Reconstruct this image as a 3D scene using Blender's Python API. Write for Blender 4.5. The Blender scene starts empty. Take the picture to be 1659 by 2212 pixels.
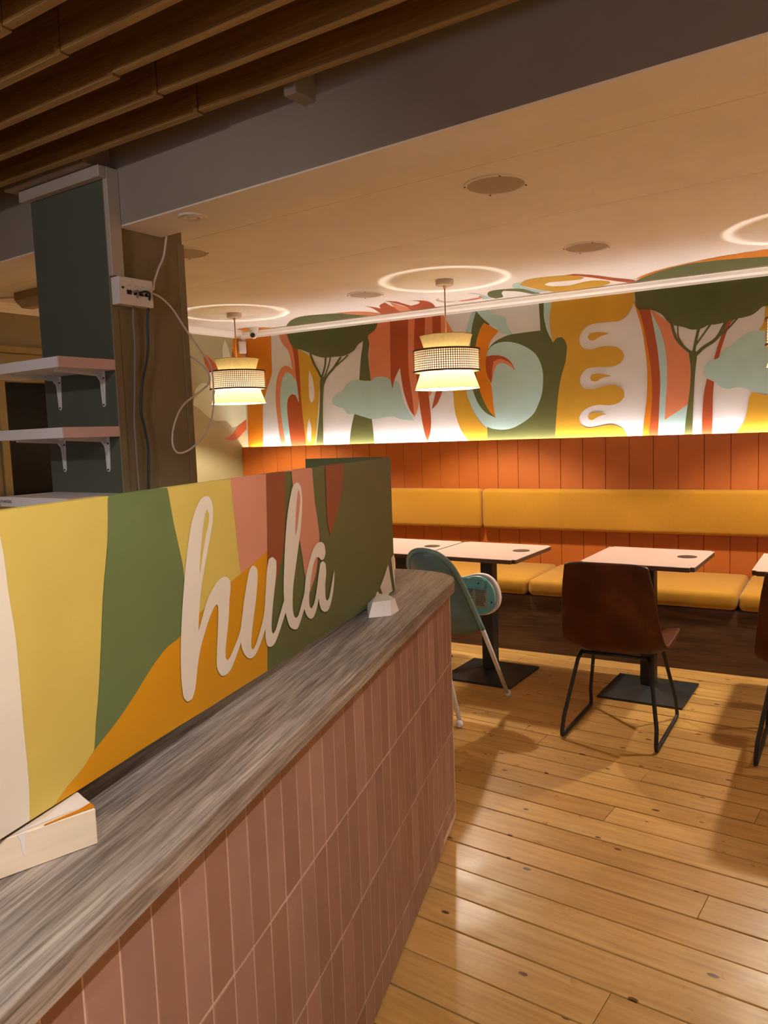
import bpy, bmesh, math, random
from mathutils import Matrix, Vector

random.seed(7)
PI = math.pi
scene = bpy.context.scene
COL = scene.collection

# ------------------------------------------------------------------ camera
def rotmat(yaw, pitch, roll):
    cy, sy, cp, sp, cr, sr = math.cos(yaw), math.sin(yaw), math.cos(pitch), math.sin(pitch), math.cos(roll), math.sin(roll)
    f = Vector((sy*cp, cy*cp, sp)); r = Vector((cy, -sy, 0)); u = r.cross(f)
    r2 = r*cr + u*sr; u2 = -r*sr + u*cr
    return Matrix(((r2.x, u2.x, -f.x), (r2.y, u2.y, -f.y), (r2.z, u2.z, -f.z)))
cam = bpy.data.cameras.new('camera')
cam.sensor_fit = 'HORIZONTAL'; cam.sensor_width = 36.0
cam.lens = 36.0*1693.3/1659.0
cam.clip_start = 0.05
camo = bpy.data.objects.new('camera', cam); COL.objects.link(camo)
camo.matrix_world = Matrix.Translation((0, 0, 1.46)) @ rotmat(math.radians(-34.336), math.radians(-5.677), math.radians(-2.042)).to_4x4()
scene.camera = camo

# ------------------------------------------------------------------ world and light
w = bpy.data.worlds.new('fill_sky'); scene.world = w; w.use_nodes = True
w.node_tree.nodes['Background'].inputs[0].default_value = (0.80, 0.84, 1.0, 1)
w.node_tree.nodes['Background'].inputs[1].default_value = 1.1  # sky tuned as cool fill for the added front window
PENDANT_W = 56.0      # bulbs of the pendants
LED_W = 58.0          # strip behind the panelling
SPOT_W = 60.0         # unseen spots: three light counter and pillar, the rest are added fill
def spot(name, loc, target, power, color, size=0.05, angle=110, blend=0.6):
    l = bpy.data.lights.new(name, 'SPOT'); l.energy = power; l.color = color
    l.shadow_soft_size = size; l.spot_size = math.radians(angle); l.spot_blend = blend
    o = bpy.data.objects.new(name, l); COL.objects.link(o); o.location = loc
    o.rotation_euler = (Vector(target)-Vector(loc)).to_track_quat('-Z', 'Y').to_euler()
    return o
SPOTC = (1.0, 0.94, 0.87)
spot('unseen_spot', (0.19, 0.42, 2.33), (-0.85, 0.75, 0.75), SPOT_W*1.5, SPOTC, .03, 88, .5)
spot('unseen_spot', (0.24, -0.62, 2.33), (-0.80, 0.30, 0.80), SPOT_W*0.7, SPOTC, .03, 80, .5)
spot('unseen_spot', (-1.50, -0.60, 2.33), (-2.3, 1.6, 1.2), SPOT_W*0.8, SPOTC, .045, 80)
spot('unseen_spot', (0.80, 0.15, 2.33), (0.80, 0.20, 0), SPOT_W*5.0, SPOTC, .045, 56)  # added spot: its floor pool bounces light up to beam and slats
spot('unseen_spot', (0.00, -1.20, 2.33), (0.00, -1.15, 0), SPOT_W*6.0, SPOTC, .045, 64)  # added spot, another floor pool for bounce
spot('unseen_spot', (-2.20, 0.10, 2.33), (-2.20, 0.15, 0), SPOT_W*3.0, SPOTC, .045, 56)  # added spot: bounce behind the counter for pillar and slats
l = bpy.data.lights.new('fill_portal', 'AREA'); l.shape = 'RECTANGLE'; l.size = 4.0; l.size_y = 1.6; l.cycles.is_portal = True
lo = bpy.data.objects.new('fill_portal', l); COL.objects.link(lo); lo.location = (-.5, -2.7, 1.5); lo.rotation_euler = (math.radians(-90), 0, 0)   # cool fill enters by an added opening behind the camera
spot('unseen_spot', (2.20, 0.30, 2.33), (2.20, 0.35, 0), SPOT_W*4.0, SPOTC, .045, 76)  # added spot out of view, floor bounce for the front room
spot('unseen_spot', (1.70, 2.90, 2.39), (1.70, 2.95, 0), SPOT_W*5.0, SPOTC, .045, 66)  # added spot out of view, floor bounce for the rear ceiling
spot('unseen_spot', (-3.6, 2.90, 2.39), (-3.6, 3.00, 0), SPOT_W*1.5, SPOTC, .045, 60)  # added spot without a fixture, brightens the ceiling on the left
scene.view_settings.view_transform = 'Standard'
scene.view_settings.look = 'None'
scene.view_settings.gamma = 1.0
scene.view_settings.use_curve_mapping = False
scene.view_settings.exposure = 0.0

# ------------------------------------------------------------------ materials
def lin(c):
    c /= 255.0
    return c/12.92 if c <= 0.04045 else ((c+0.055)/1.055)**2.4
def rgb(r, g, b): return (lin(r), lin(g), lin(b), 1.0)
class NT:
    def __init__(s, name):
        s.m = bpy.data.materials.new(name); s.m.use_nodes = True
        s.t = s.m.node_tree; s.p = s.t.nodes['Principled BSDF']; s.out = s.t.nodes['Material Output']
    def n(s, typ, **kw):
        nd = s.t.nodes.new(typ)
        for k, v in kw.items():
            if k[0] == 'i' and k[1:].isdigit(): nd.inputs[int(k[1:])].default_value = v
            else: setattr(nd, k, v)
        return nd
    def l(s, a, b): s.t.links.new(a, b)
    def coords(s, scale=(1, 1, 1), rnd=True):
        tc = s.n('ShaderNodeTexCoord'); mp = s.n('ShaderNodeMapping'); mp.inputs['Scale'].default_value = scale
        if rnd:
            oi = s.n('ShaderNodeObjectInfo'); mu = s.n('ShaderNodeMath', operation='MULTIPLY'); mu.inputs[1].default_value = 37.0
            s.l(oi.outputs['Random'], mu.inputs[0]); ad = s.n('ShaderNodeVectorMath', operation='ADD')
            s.l(tc.outputs['Object'], ad.inputs[0]); s.l(mu.outputs[0], ad.inputs[1]); s.l(ad.outputs[0], mp.inputs['Vector'])
        else: s.l(tc.outputs['Object'], mp.inputs['Vector'])
        return mp.outputs[0]
    def noise(s, vec, scale=5, detail=4, rough=.55, dist=0):
        nz = s.n('ShaderNodeTexNoise'); nz.inputs['Scale'].default_value = scale; nz.inputs['Detail'].default_value = detail
        nz.inputs['Roughness'].default_value = rough; nz.inputs['Distortion'].default_value = dist
        s.l(vec, nz.inputs['Vector']); return nz.outputs['Fac']
    def ramp(s, fac, stops):
        r = s.n('ShaderNodeValToRGB'); el = r.color_ramp.elements
        while len(el) < len(stops): el.new(0.5)
        for e, (p, c) in zip(el, stops): e.position = p; e.color = c if len(c) == 4 else (*c, 1)
        s.l(fac, r.inputs[0]); return r.outputs[0]
    def mix(s, fac, a, b, blend='MIX'):
        mx = s.n('ShaderNodeMix', data_type='RGBA', blend_type=blend)
        for sock, v in ((mx.inputs[0], fac), (mx.inputs[6], a), (mx.inputs[7], b)):
            if hasattr(v, 'is_linked') or hasattr(v, 'links'): s.l(v, sock)
            else: sock.default_value = v
        return mx.outputs[2]
    def base(s, c): s.l(c, s.p.inputs['Base Color'])
    def bump(s, h, strength=.2, dist=.01):
        b = s.n('ShaderNodeBump'); b.inputs['Strength'].default_value = strength; b.inputs['Distance'].default_value = dist
        s.l(h, b.inputs['Height']); s.l(b.outputs[0], s.p.inputs['Normal'])
def g(v): return (v, v, v, 1)
def paint(name, col, rough=.6, var=.08, scale=9, bump=.05, rnd=.0, metal=0, spec=.5, stretch=(1, 1, 1)):
    k = NT(name); v = k.coords(stretch, True)
    f = k.noise(v, scale, 5)
    c = k.mix(1.0, col, k.ramp(f, [(.3, g(1-var)), (.7, g(1+var))]), 'MULTIPLY')
    if rnd:
        oi = k.n('ShaderNodeObjectInfo')
        c = k.mix(1.0, c, k.ramp(oi.outputs['Random'], [(0, g(1-rnd)), (1, g(1+rnd))]), 'MULTIPLY')
    k.base(c); k.p.inputs['Roughness'].default_value = rough; k.p.inputs['Metallic'].default_value = metal
    k.p.inputs['Specular IOR Level'].default_value = spec
    if bump: k.bump(k.noise(v, scale*12, 3), bump, .004)
    return k.m
def emit(name, col, strength):
    k = NT(name); k.p.inputs['Base Color'].default_value = (0.8, 0.8, 0.8, 1)
    k.p.inputs['Emission Color'].default_value = (*col, 1); k.p.inputs['Emission Strength'].default_value = strength
    return k.m
def fabric_glow(name, col, trans):
    k = NT(name); v = k.coords((1, 1, 1), True)
    f = k.noise(v, 60, 3); cc = k.mix(1.0, col, k.ramp(f, [(.3, g(.93)), (.7, g(1.05))]), 'MULTIPLY')
    d = k.n('ShaderNodeBsdfDiffuse'); t = k.n('ShaderNodeBsdfTranslucent'); mx = k.n('ShaderNodeMixShader')
    k.l(cc, d.inputs[0]); k.l(cc, t.inputs[0]); mx.inputs[0].default_value = trans
    k.l(d.outputs[0], mx.inputs[1]); k.l(t.outputs[0], mx.inputs[2]); k.l(mx.outputs[0], k.out.inputs[0])
    return k.m
MT = {}
MT['wall_white'] = paint('mural_white', rgb(214, 216, 222), .7, .03)
MT['ceiling'] = paint('ceiling_paint', rgb(232, 228, 228), .75, .04, 3, .25)
MT['front_ceiling'] = paint('front_ceiling_paint', rgb(150, 140, 132), .8, .04)
MT['beam_grey'] = paint('beam_grey_paint', rgb(150, 138, 128), .7, .05, 3, .12)
MT['soffit'] = MT['ceiling']
MT['olive_wall'] = paint('olive_wall_paint', rgb(150, 140, 105), .7, .05, 4)
MT['cornice'] = paint('cornice_gloss_white', rgb(246, 245, 244), .3, .01)
MT['far_wall'] = paint('cream_wall_paint', rgb(224, 214, 198), .7, .04)
MT['pillar_green'] = paint('pillar_green_paint', rgb(86, 90, 78), .6, .05)
MT['pillar_olive'] = paint('pillar_olive_plaster', rgb(122, 108, 80), .7, .10, 6, .15)
MT['white_plastic'] = paint('white_plastic', rgb(222, 214, 212), .35, .02, 9, 0)
MT['trunking'] = paint('dimmed_white_trunking', rgb(178, 168, 160), .5, .05)  # grey-white paint, taken darker in the colour for the dim top
MT['white_metal'] = paint('white_metal', rgb(225, 220, 220), .4, .02, 9, 0)
MT['pink_edge'] = paint('pink_edge_band', rgb(214, 174, 166), .5, .03)
MT['shelf_white'] = paint('shelf_white', rgb(228, 222, 226), .5, .02)
MT['black'] = paint('black_plastic', rgb(18, 18, 18), .4, .05, 9, 0)
MT['black_metal'] = paint('black_powdercoat', rgb(30, 30, 32), .5, .08, 20, .05)
MT['orange_panel'] = paint('orange_panel_paint', rgb(172, 90, 26), .5, .04, 5, .04, .03)
MT['groove'] = paint('darker_orange_backing', rgb(150, 62, 16), .7, .04)  # darker orange for the backing between the boards
MT['letter'] = paint('sign_letter_white', rgb(224, 214, 200), .5, .04)
MT['glass_dark'] = paint('dark_window_glass', rgb(14, 10, 8), .3, .05, 3, 0, 0, 0, .15)
for nm, c in dict(orange=(202, 122, 14), salmon=(205, 128, 92), blue=(168, 200, 202), rust=(158, 72, 32), olive=(192, 150, 44),
                  white=(214, 216, 222), green=(84, 90, 48), bluegrey=(188, 186, 168), palegreen=(186, 188, 158),
                  cream=(226, 216, 200), yellow=(204, 180, 90), signorange=(206, 142, 10), pink=(204, 136, 112),
                  lightgreen=(100, 116, 70), brown=(140, 72, 36), signgreen=(92, 96, 52)).items():
    MT['p_'+nm] = paint('paint_'+nm, rgb(*c), .55, .05, 7, .05, 0, 0, .35)
MT['cream_fabric'] = fabric_glow('cream_lampshade_fabric', rgb(228, 208, 146), .075)
MT['lining'] = fabric_glow('white_shade_lining', rgb(240, 226, 190), .05)
MT['cane'] = paint('woven_cane', rgb(156, 104, 54), .6, .15, 30)
MT['cane_rim'] = paint('dark_cane_rim', rgb(92, 58, 24), .6, .1, 30)
MT['cord'] = paint('beige_cord', rgb(170, 135, 90), .7, .05)
MT['rose_grey'] = paint('pinkish_white_metal', rgb(205, 190, 186), .45, .02, 9, 0)
MT['teal_shell'] = paint('shaded_teal_plastic', rgb(88, 122, 132), .4, .04, 9, 0)  # teal greyed and darkened in the colour, as the shell stands unlit
MT['teal_rim'] = paint('pale_teal_plastic', rgb(118, 156, 162), .4, .04, 9, 0)
MT['teal'] = paint('teal_plastic', rgb(116, 172, 180), .35, .04, 9, 0)
MT['speaker_mesh'] = paint('speaker_mesh', rgb(168, 152, 134), .6, .06, 120, .1)
MT['tabletop'] = paint('blush_white_laminate', rgb(194, 168, 158), .4, .02, 20, 0)
MT['table_edge'] = paint('dark_ply_edge', rgb(84, 58, 36), .6, .15, 30, 0, 0, 0, .5, (1, 1, 6))
MT['disc'] = paint('dark_charging_disc', rgb(66, 46, 34), .5, .1, 60, 0)
MT['grout'] = paint('pink_grout', rgb(214, 182, 164), .85, .06, 40)
MT['paper'] = paint('white_primed_wood', rgb(228, 218, 214), .6, .04, 20)
MT['subfloor'] = paint('dark_subfloor', rgb(14, 9, 6), .9, .1)
MT['terracotta_tile'] = None
def tile_mat():
    k = NT('terracotta_tile'); v = k.coords((1, 1, 1), True)
    oi = k.n('ShaderNodeObjectInfo')
    base = k.ramp(oi.outputs['Random'], [(0, rgb(150, 112, 96)), (.35, rgb(164, 126, 112)), (.7, rgb(152, 112, 94)), (1, rgb(172, 134, 120))])
    f = k.noise(v, 5, 4, .6, .5)
    k.base(k.mix(1.0, base, k.ramp(f, [(.3, g(.88)), (.7, g(1.1))]), 'MULTIPLY'))
    k.p.inputs['Roughness'].default_value = .55; k.bump(k.noise(v, 40, 3), .06, .004)
    return k.m
MT['tile'] = tile_mat()
def floor_mat():
    k = NT('varnished_pine'); v = k.coords((1, 1, 1), True)
    mp = k.n('ShaderNodeMapping'); mp.inputs['Scale'].default_value = (1.1, 16, 16); k.l(v, mp.inputs[0])
    grain = k.noise(mp.outputs[0], 3.0, 5, .6, .25)
    col = k.ramp(grain, [(.25, rgb(180, 134, 72)), (.5, rgb(202, 158, 92)), (.75, rgb(216, 176, 110))])
    big = k.noise(v, 2.2, 3)
    col = k.mix(1.0, col, k.ramp(big, [(.3, g(.85)), (.7, g(1.1))]), 'MULTIPLY')
    oi = k.n('ShaderNodeObjectInfo')
    col = k.mix(1.0, col, k.ramp(oi.outputs['Random'], [(0, rgb(226, 216, 200)), (.5, rgb(250, 244, 236)), (1, rgb(255, 255, 255))]), 'MULTIPLY')
    m2 = k.n('ShaderNodeMapping'); m2.inputs['Scale'].default_value = (3.3, 6.4, 6.4); k.l(v, m2.inputs[0])
    vo = k.n('ShaderNodeTexVoronoi', voronoi_dimensions='2D'); vo.inputs['Scale'].default_value = 1.0; k.l(m2.outputs[0], vo.inputs['Vector'])
    sepc = k.n('ShaderNodeSeparateColor'); k.l(vo.outputs['Color'], sepc.inputs[0])
    thr = k.n('ShaderNodeMath', operation='MULTIPLY'); thr.inputs[1].default_value = .058; k.l(sepc.outputs[0], thr.inputs[0])
    dv = k.n('ShaderNodeMath', operation='DIVIDE'); k.l(vo.outputs['Distance'], dv.inputs[0]); k.l(thr.outputs[0], dv.inputs[1])
    kn = k.ramp(dv.outputs[0], [(.0, g(1)), (.75, g(.9)), (1.0, g(0))])
    col = k.mix(kn, col, rgb(92, 52, 26))
    k.base(col); k.p.inputs['Roughness'].default_value = .34
    k.l(k.ramp(k.noise(v, 7, 4), [(.3, g(.26)), (.7, g(.42))]), k.p.inputs['Roughness'])
    k.bump(grain, .08, .004)
    return k.m
MT['pine'] = floor_mat()
def laminate():
    k = NT('grey_oak_laminate'); v = k.coords((1, 1, 1), False)
    def lay(sc, detail, rough, dist):
        mp = k.n('ShaderNodeMapping'); mp.inputs['Scale'].default_value = sc; k.l(v, mp.inputs[0]); return k.noise(mp.outputs[0], 1.0, detail, rough, dist)
    warp = lay((1.5, 5, 5), 3, .5, 0)
    wv = k.n('ShaderNodeVectorMath', operation='MULTIPLY_ADD'); k.l(warp, wv.inputs[0]); wv.inputs[1].default_value = (0, .030, .030); k.l(v, wv.inputs[2])
    mp = k.n('ShaderNodeMapping'); mp.inputs['Scale'].default_value = (1.8, 34, 34); k.l(wv.outputs[0], mp.inputs[0]); a = k.noise(mp.outputs[0], 1.0, 6, .62, .6)
    mp = k.n('ShaderNodeMapping'); mp.inputs['Scale'].default_value = (7, 190, 190); k.l(wv.outputs[0], mp.inputs[0]); f = k.noise(mp.outputs[0], 1.0, 4, .6, 0)
    broad = lay((.7, 6.5, 6.5), 3, .5, .4)
    col = k.ramp(a, [(.3, rgb(110, 98, 92)), (.5, rgb(150, 137, 129)), (.7, rgb(180, 166, 155))])
    col = k.mix(1.0, col, k.ramp(broad, [(.35, g(.80)), (.65, g(1.14))]), 'MULTIPLY')
    col = k.mix(1.0, col, k.ramp(f, [(.36, g(.56)), (.48, g(.94)), (.62, g(1.26))]), 'MULTIPLY')
    k.base(col); k.p.inputs['Roughness'].default_value = .45; k.bump(f, .22, .002)
    return k.m
def wood(name, dark, mid, light, sc, rough=.5, stretch=(1, 12, 12), bump=.25, dist=1.2):
    k = NT(name); v = k.coords((1, 1, 1), False)
    mp = k.n('ShaderNodeMapping'); mp.inputs['Scale'].default_value = stretch; k.l(v, mp.inputs[0])
    a = k.noise(mp.outputs[0], sc, 7, .62, dist)
    mp2 = k.n('ShaderNodeMapping'); mp2.inputs['Scale'].default_value = (stretch[0]*2.2, stretch[1]*9, stretch[2]*9); k.l(v, mp2.inputs[0])
    b = k.noise(mp2.outputs[0], sc, 4, .6, .2)
    col = k.ramp(a, [(.3, dark), (.5, mid), (.72, light)])
    col = k.mix(1.0, col, k.ramp(b, [(.35, g(.72)), (.6, g(1.12))]), 'MULTIPLY')
    k.base(col); k.p.inputs['Roughness'].default_value = rough; k.bump(b, bump, .003)
    return k.m
MT['worktop'] = laminate()
MT['plinth_wood'] = wood('dark_walnut_board', rgb(58, 36, 20), rgb(82, 54, 32), rgb(106, 74, 48), 1.6, .55, (1, 9, 9), .1)
MT['slat'] = wood('brown_stained_pine', rgb(108, 72, 24), rgb(128, 88, 32), rgb(142, 102, 42), 1.6, .6, (1, 14, 14), .2)
MT['slat_edge'] = wood('pale_slat_underside', rgb(136, 112, 72), rgb(154, 128, 86), rgb(168, 142, 98), 2.0, .7, (1, 14, 14), .2)  # paler wood colour for the undersides of the slats
MT['raw_pine'] = paint('raw_pine_block', rgb(232, 210, 184), .7, .07, 7, .05, 0, 0, .4, (1, 1, 14))
MT['frame_olive'] = paint('olive_woodwork', rgb(148, 134, 84), .5, .05)
def weave(name, col, rough=.85):
    k = NT(name); v = k.coords((1, 1, 1), True); f = k.noise(v, 260, 3, .7); f2 = k.noise(v, 4, 3)
    c = k.mix(1.0, col, k.ramp(f, [(.3, g(.86)), (.7, g(1.1))]), 'MULTIPLY')
    k.base(k.mix(1.0, c, k.ramp(f2, [(.3, g(.95)), (.7, g(1.04))]), 'MULTIPLY'))
    k.p.inputs['Roughness'].default_value = rough; k.p.inputs['Sheen Weight'].default_value = .15; k.bump(f, .3, .002)
    return k.m
MT['mustard'] = weave('mustard_wool', rgb(174, 122, 6))
def leather():
    k = NT('tan_leather'); v = k.coords((1, 1, 1), True); f = k.noise(v, 6, 5, .6); f2 = k.noise(v, 140, 3)
    k.base(k.ramp(f, [(.3, rgb(62, 24, 8)), (.55, rgb(80, 36, 13)), (.8, rgb(108, 56, 25))]))
    k.p.inputs['Roughness'].default_value = .5; k.p.inputs['Specular IOR Level'].default_value = .3; k.bump(f2, .15, .002); return k.m
MT['leather'] = leather()

# ------------------------------------------------------------------ helpers
def link(o, parent=None):
    COL.objects.link(o)
    if parent is not None: o.parent = parent
    return o
def thing(name, label, cat, loc=(0, 0, 0), rz=0.0, group=None):
    o = bpy.data.objects.new(name, None); link(o); o.empty_display_size = .1
    o.location = loc; o.rotation_euler = (0, 0, rz); o['label'] = label; o['category'] = cat
    if group: o['group'] = group
    return o
def tag(o, label, cat, group=None):
    o['label'] = label; o['category'] = cat
    if group: o['group'] = group
    return o
def obj(name, bm, mats, parent=None, smooth=False, kind=None):
    me = bpy.data.meshes.new(name); bm.normal_update(); bm.to_mesh(me); bm.free()
    for m in (mats if isinstance(mats, (list, tuple)) else [mats]): me.materials.append(m)
    if smooth:
        for p in me.polygons: p.use_smooth = True
    o = bpy.data.objects.new(name, me); link(o, parent)
    if kind: o['kind'] = kind
    return o
def smooth_angle(o, deg=40):
    md = o.modifiers.new('edge_split', 'EDGE_SPLIT'); md.split_angle = math.radians(deg)
def box(bm, x0, x1, y0, y1, z0, z1, bev=0.0, seg=2, mi=0, M=None):
    r = bmesh.ops.create_cube(bm, size=1.0)
    vs = r['verts']
    bmesh.ops.scale(bm, vec=(x1-x0, y1-y0, z1-z0), verts=vs)
    bmesh.ops.translate(bm, vec=((x0+x1)/2, (y0+y1)/2, (z0+z1)/2), verts=vs)
    if bev > 0:
        es = list({e for v in vs for e in v.link_edges})
        rr = bmesh.ops.bevel(bm, geom=es, offset=bev, segments=seg, affect='EDGES', profile=.5)
        vs = list({v for f in rr['faces'] for v in f.verts} | {v for v in vs if v.is_valid})
    fs = list({f for v in vs for f in v.link_faces})
    for f in fs: f.material_index = mi
    if M is not None: bmesh.ops.transform(bm, matrix=M, verts=vs)
    return vs
def mkbox(name, ext, mat, parent=None, bev=0.0, seg=2, kind=None, smooth=False):
    bm = bmesh.new(); box(bm, *ext, bev=bev, seg=seg); return obj(name, bm, mat, parent, smooth, kind)
def lathe(bm, prof, seg=32, mi=0, close=False):
    rings = []
    for r, z in prof:
        rings.append([bm.verts.new((r*math.cos(2*PI*i/seg), r*math.sin(2*PI*i/seg), z)) for i in range(seg)])
    n = len(rings)
    for a in range(n if close else n-1):
        A, B = rings[a], rings[(a+1) % n]
        for i in range(seg):
            f = bm.faces.new((A[i], A[(i+1) % seg], B[(i+1) % seg], B[i])); f.material_index = mi; f.smooth = True
    return rings
def disc(bm, r, z, seg=32, mi=0, up=True):
    vs = [bm.verts.new((r*math.cos(2*PI*i/seg), r*math.sin(2*PI*i/seg), z)) for i in range(seg)]
    f = bm.faces.new(vs if up else vs[::-1]); f.material_index = mi; return f
def cyl(bm, r, z0, z1, seg=24, M=None, mi=0):
    A = [bm.verts.new((r*math.cos(2*PI*i/seg), r*math.sin(2*PI*i/seg), z0)) for i in range(seg)]
    B = [bm.verts.new((r*math.cos(2*PI*i/seg), r*math.sin(2*PI*i/seg), z1)) for i in range(seg)]
    fs = [bm.faces.new((A[i], A[(i+1) % seg], B[(i+1) % seg], B[i])) for i in range(seg)]
    fs += [bm.faces.new(A[::-1]), bm.faces.new(B)]
    for f in fs: f.material_index = mi
    if M is not None: bmesh.ops.transform(bm, matrix=M, verts=A+B)
    return A+B
def catmull(pts, n=6, closed=False):
    P = [Vector(p) for p in pts]; out = []; N = len(P)
    for i in range(N if closed else N-1):
        p1, p2 = P[i], P[(i+1) % N]
        p0 = P[i-1] if (closed or i > 0) else p1*2-p2
        p3 = P[(i+2) % N] if (closed or i+2 < N) else p2*2-p1
        for k in range(n):
            t = k/n
            out.append(.5*((2*p1)+(-p0+p2)*t+(2*p0-5*p1+4*p2-p3)*t*t+(-p0+3*p1-3*p2+p3)*t**3))
    if not closed: out.append(P[-1])
    return out
def tube(bm, pts, rad, seg=8, mi=0, caps=True, flat=1.0):
    P = [Vector(p) for p in pts]; rings = []; up = None
    for i, p in enumerate(P):
        t = (P[min(i+1, len(P)-1)]-P[max(i-1, 0)]).normalized()
        if up is None: up = t.orthogonal().normalized()
        up = (up-t*up.dot(t)).normalized(); s = t.cross(up)
        r = rad[i] if isinstance(rad, (list, tuple)) else rad
        rings.append([bm.verts.new(p+(up*math.cos(2*PI*k/seg)*flat+s*math.sin(2*PI*k/seg))*r) for k in range(seg)])
    for A, B in zip(rings, rings[1:]):
        for k in range(seg):
            f = bm.faces.new((A[k], A[(k+1) % seg], B[(k+1) % seg], B[k])); f.smooth = True; f.material_index = mi
    if caps: bm.faces.new(rings[0][::-1]); bm.faces.new(rings[-1])
def prism(bm, outline, z0, z1, mi=0):
    A = [bm.verts.new((x, y, z0)) for x, y in outline]; B = [bm.verts.new((x, y, z1)) for x, y in outline]
    n = len(A); fs = []
    for i in range(n): fs.append(bm.faces.new((A[i], A[(i+1) % n], B[(i+1) % n], B[i])))
    fs += [bm.faces.new(A[::-1]), bm.faces.new(B)]
    for f in fs: f.material_index = mi
    return fs
def extrude_profile(bm, prof, x0, x1):
    """profile in (y,z), swept along x"""
    A = [bm.verts.new((x0, y, z)) for y, z in prof]; B = [bm.verts.new((x1, y, z)) for y, z in prof]; n = len(A)
    for i in range(n): bm.faces.new((A[i], B[i], B[(i+1) % n], A[(i+1) % n]))
    bm.faces.new(A); bm.faces.new(B[::-1])
    bmesh.ops.recalc_face_normals(bm, faces=bm.faces)
def copy_tree(o, parent=None):
    c = o.copy(); COL.objects.link(c)
    if parent is not None: c.parent = parent
    for ch in list(o.children): copy_tree(ch, c)
    return c
def smooth_outline(flat, n=4, corner=48):
    P = [Vector((flat[i], flat[i+1])) for i in range(0, len(flat), 2)]; N = len(P); cr = []
    for i in range(N):
        a = P[i]-P[i-1]; b = P[(i+1) % N]-P[i]
        cr.append(a.length < 1e-6 or b.length < 1e-6 or math.degrees(a.angle(b, 0)) > corner)
    out = []
    for i in range(N):
        p1, p2 = P[i], P[(i+1) % N]
        m1 = (p2-P[i-1])*.5 if not cr[i] else (p2-p1)
        m2 = (P[(i+2) % N]-p1)*.5 if not cr[(i+1) % N] else (p2-p1)
        L = (p2-p1).length
        for m in (m1, m2):
            if m.length > L*1.2: m *= L*1.2/m.length
        for k in range(n):
            t = k/n; h00 = 2*t**3-3*t*t+1; h10 = t**3-2*t*t+t; h01 = -2*t**3+3*t*t; h11 = t**3-t*t
            out.append(p1*h00+m1*h10+p2*h01+m2*h11)
    return out
def stroke_outline(flat, width):
    C = catmull([(flat[i], flat[i+1], 0) for i in range(0, len(flat), 2)], 6); L, R = [], []
    for i, p in enumerate(C):
        t = (C[min(i+1, len(C)-1)]-C[max(i-1, 0)]).normalized(); nn = Vector((-t.y, t.x, 0))
        L.append((p+nn*width/2).xy); R.append((p-nn*width/2).xy)
    return L+R[::-1]
def painted(name, data, place, parent, step, off0, clamp=None):
    """flat paint coats: every outline is a thin coat lying on the one before; place(u,v,d) -> local point"""
    order = []
    for c, _, _ in data:
        if c not in order: order.append(c)
    bm = bmesh.new()
    for k, (c, wd, flat) in enumerate(data):
        pts = stroke_outline(flat, wd) if wd else smooth_outline(flat)
        if clamp: pts = [Vector((min(max(p[0], clamp[0]), clamp[1]), min(max(p[1], clamp[2](p[0]) if callable(clamp[2]) else clamp[2]), clamp[3]))) for p in pts]
        q = []
        for p in pts:
            if not q or (p-q[-1]).length > 2e-4: q.append(p)
        while len(q) > 3 and (q[0]-q[-1]).length < 2e-4: q.pop()
        vs = [bm.verts.new(place(p[0], p[1], off0+k*step)) for p in q]
        try: f = bm.faces.new(vs)
        except ValueError: continue
        f.normal_update()
        f.material_index = order.index(c)
    bmesh.ops.triangulate(bm, faces=bm.faces[:], ngon_method='EAR_CLIP')
    return obj(name, bm, [MT['letter'] if c == 'letter' else MT['p_'+c] for c in order], parent)
def wtext(body, size, depth=.0004):
    cu = bpy.data.curves.new('text', 'FONT'); cu.body = body; cu.size = size; cu.extrude = depth; cu.align_x = 'LEFT'; cu.align_y = 'BOTTOM'
    cu.resolution_u = 2
    o = bpy.data.objects.new('text', cu); COL.objects.link(o); dg = bpy.context.evaluated_depsgraph_get(); dg.update()
    me = bpy.data.meshes.new_from_object(o.evaluated_get(dg)); bpy.data.objects.remove(o); bpy.data.curves.remove(cu)
    return me
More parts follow.
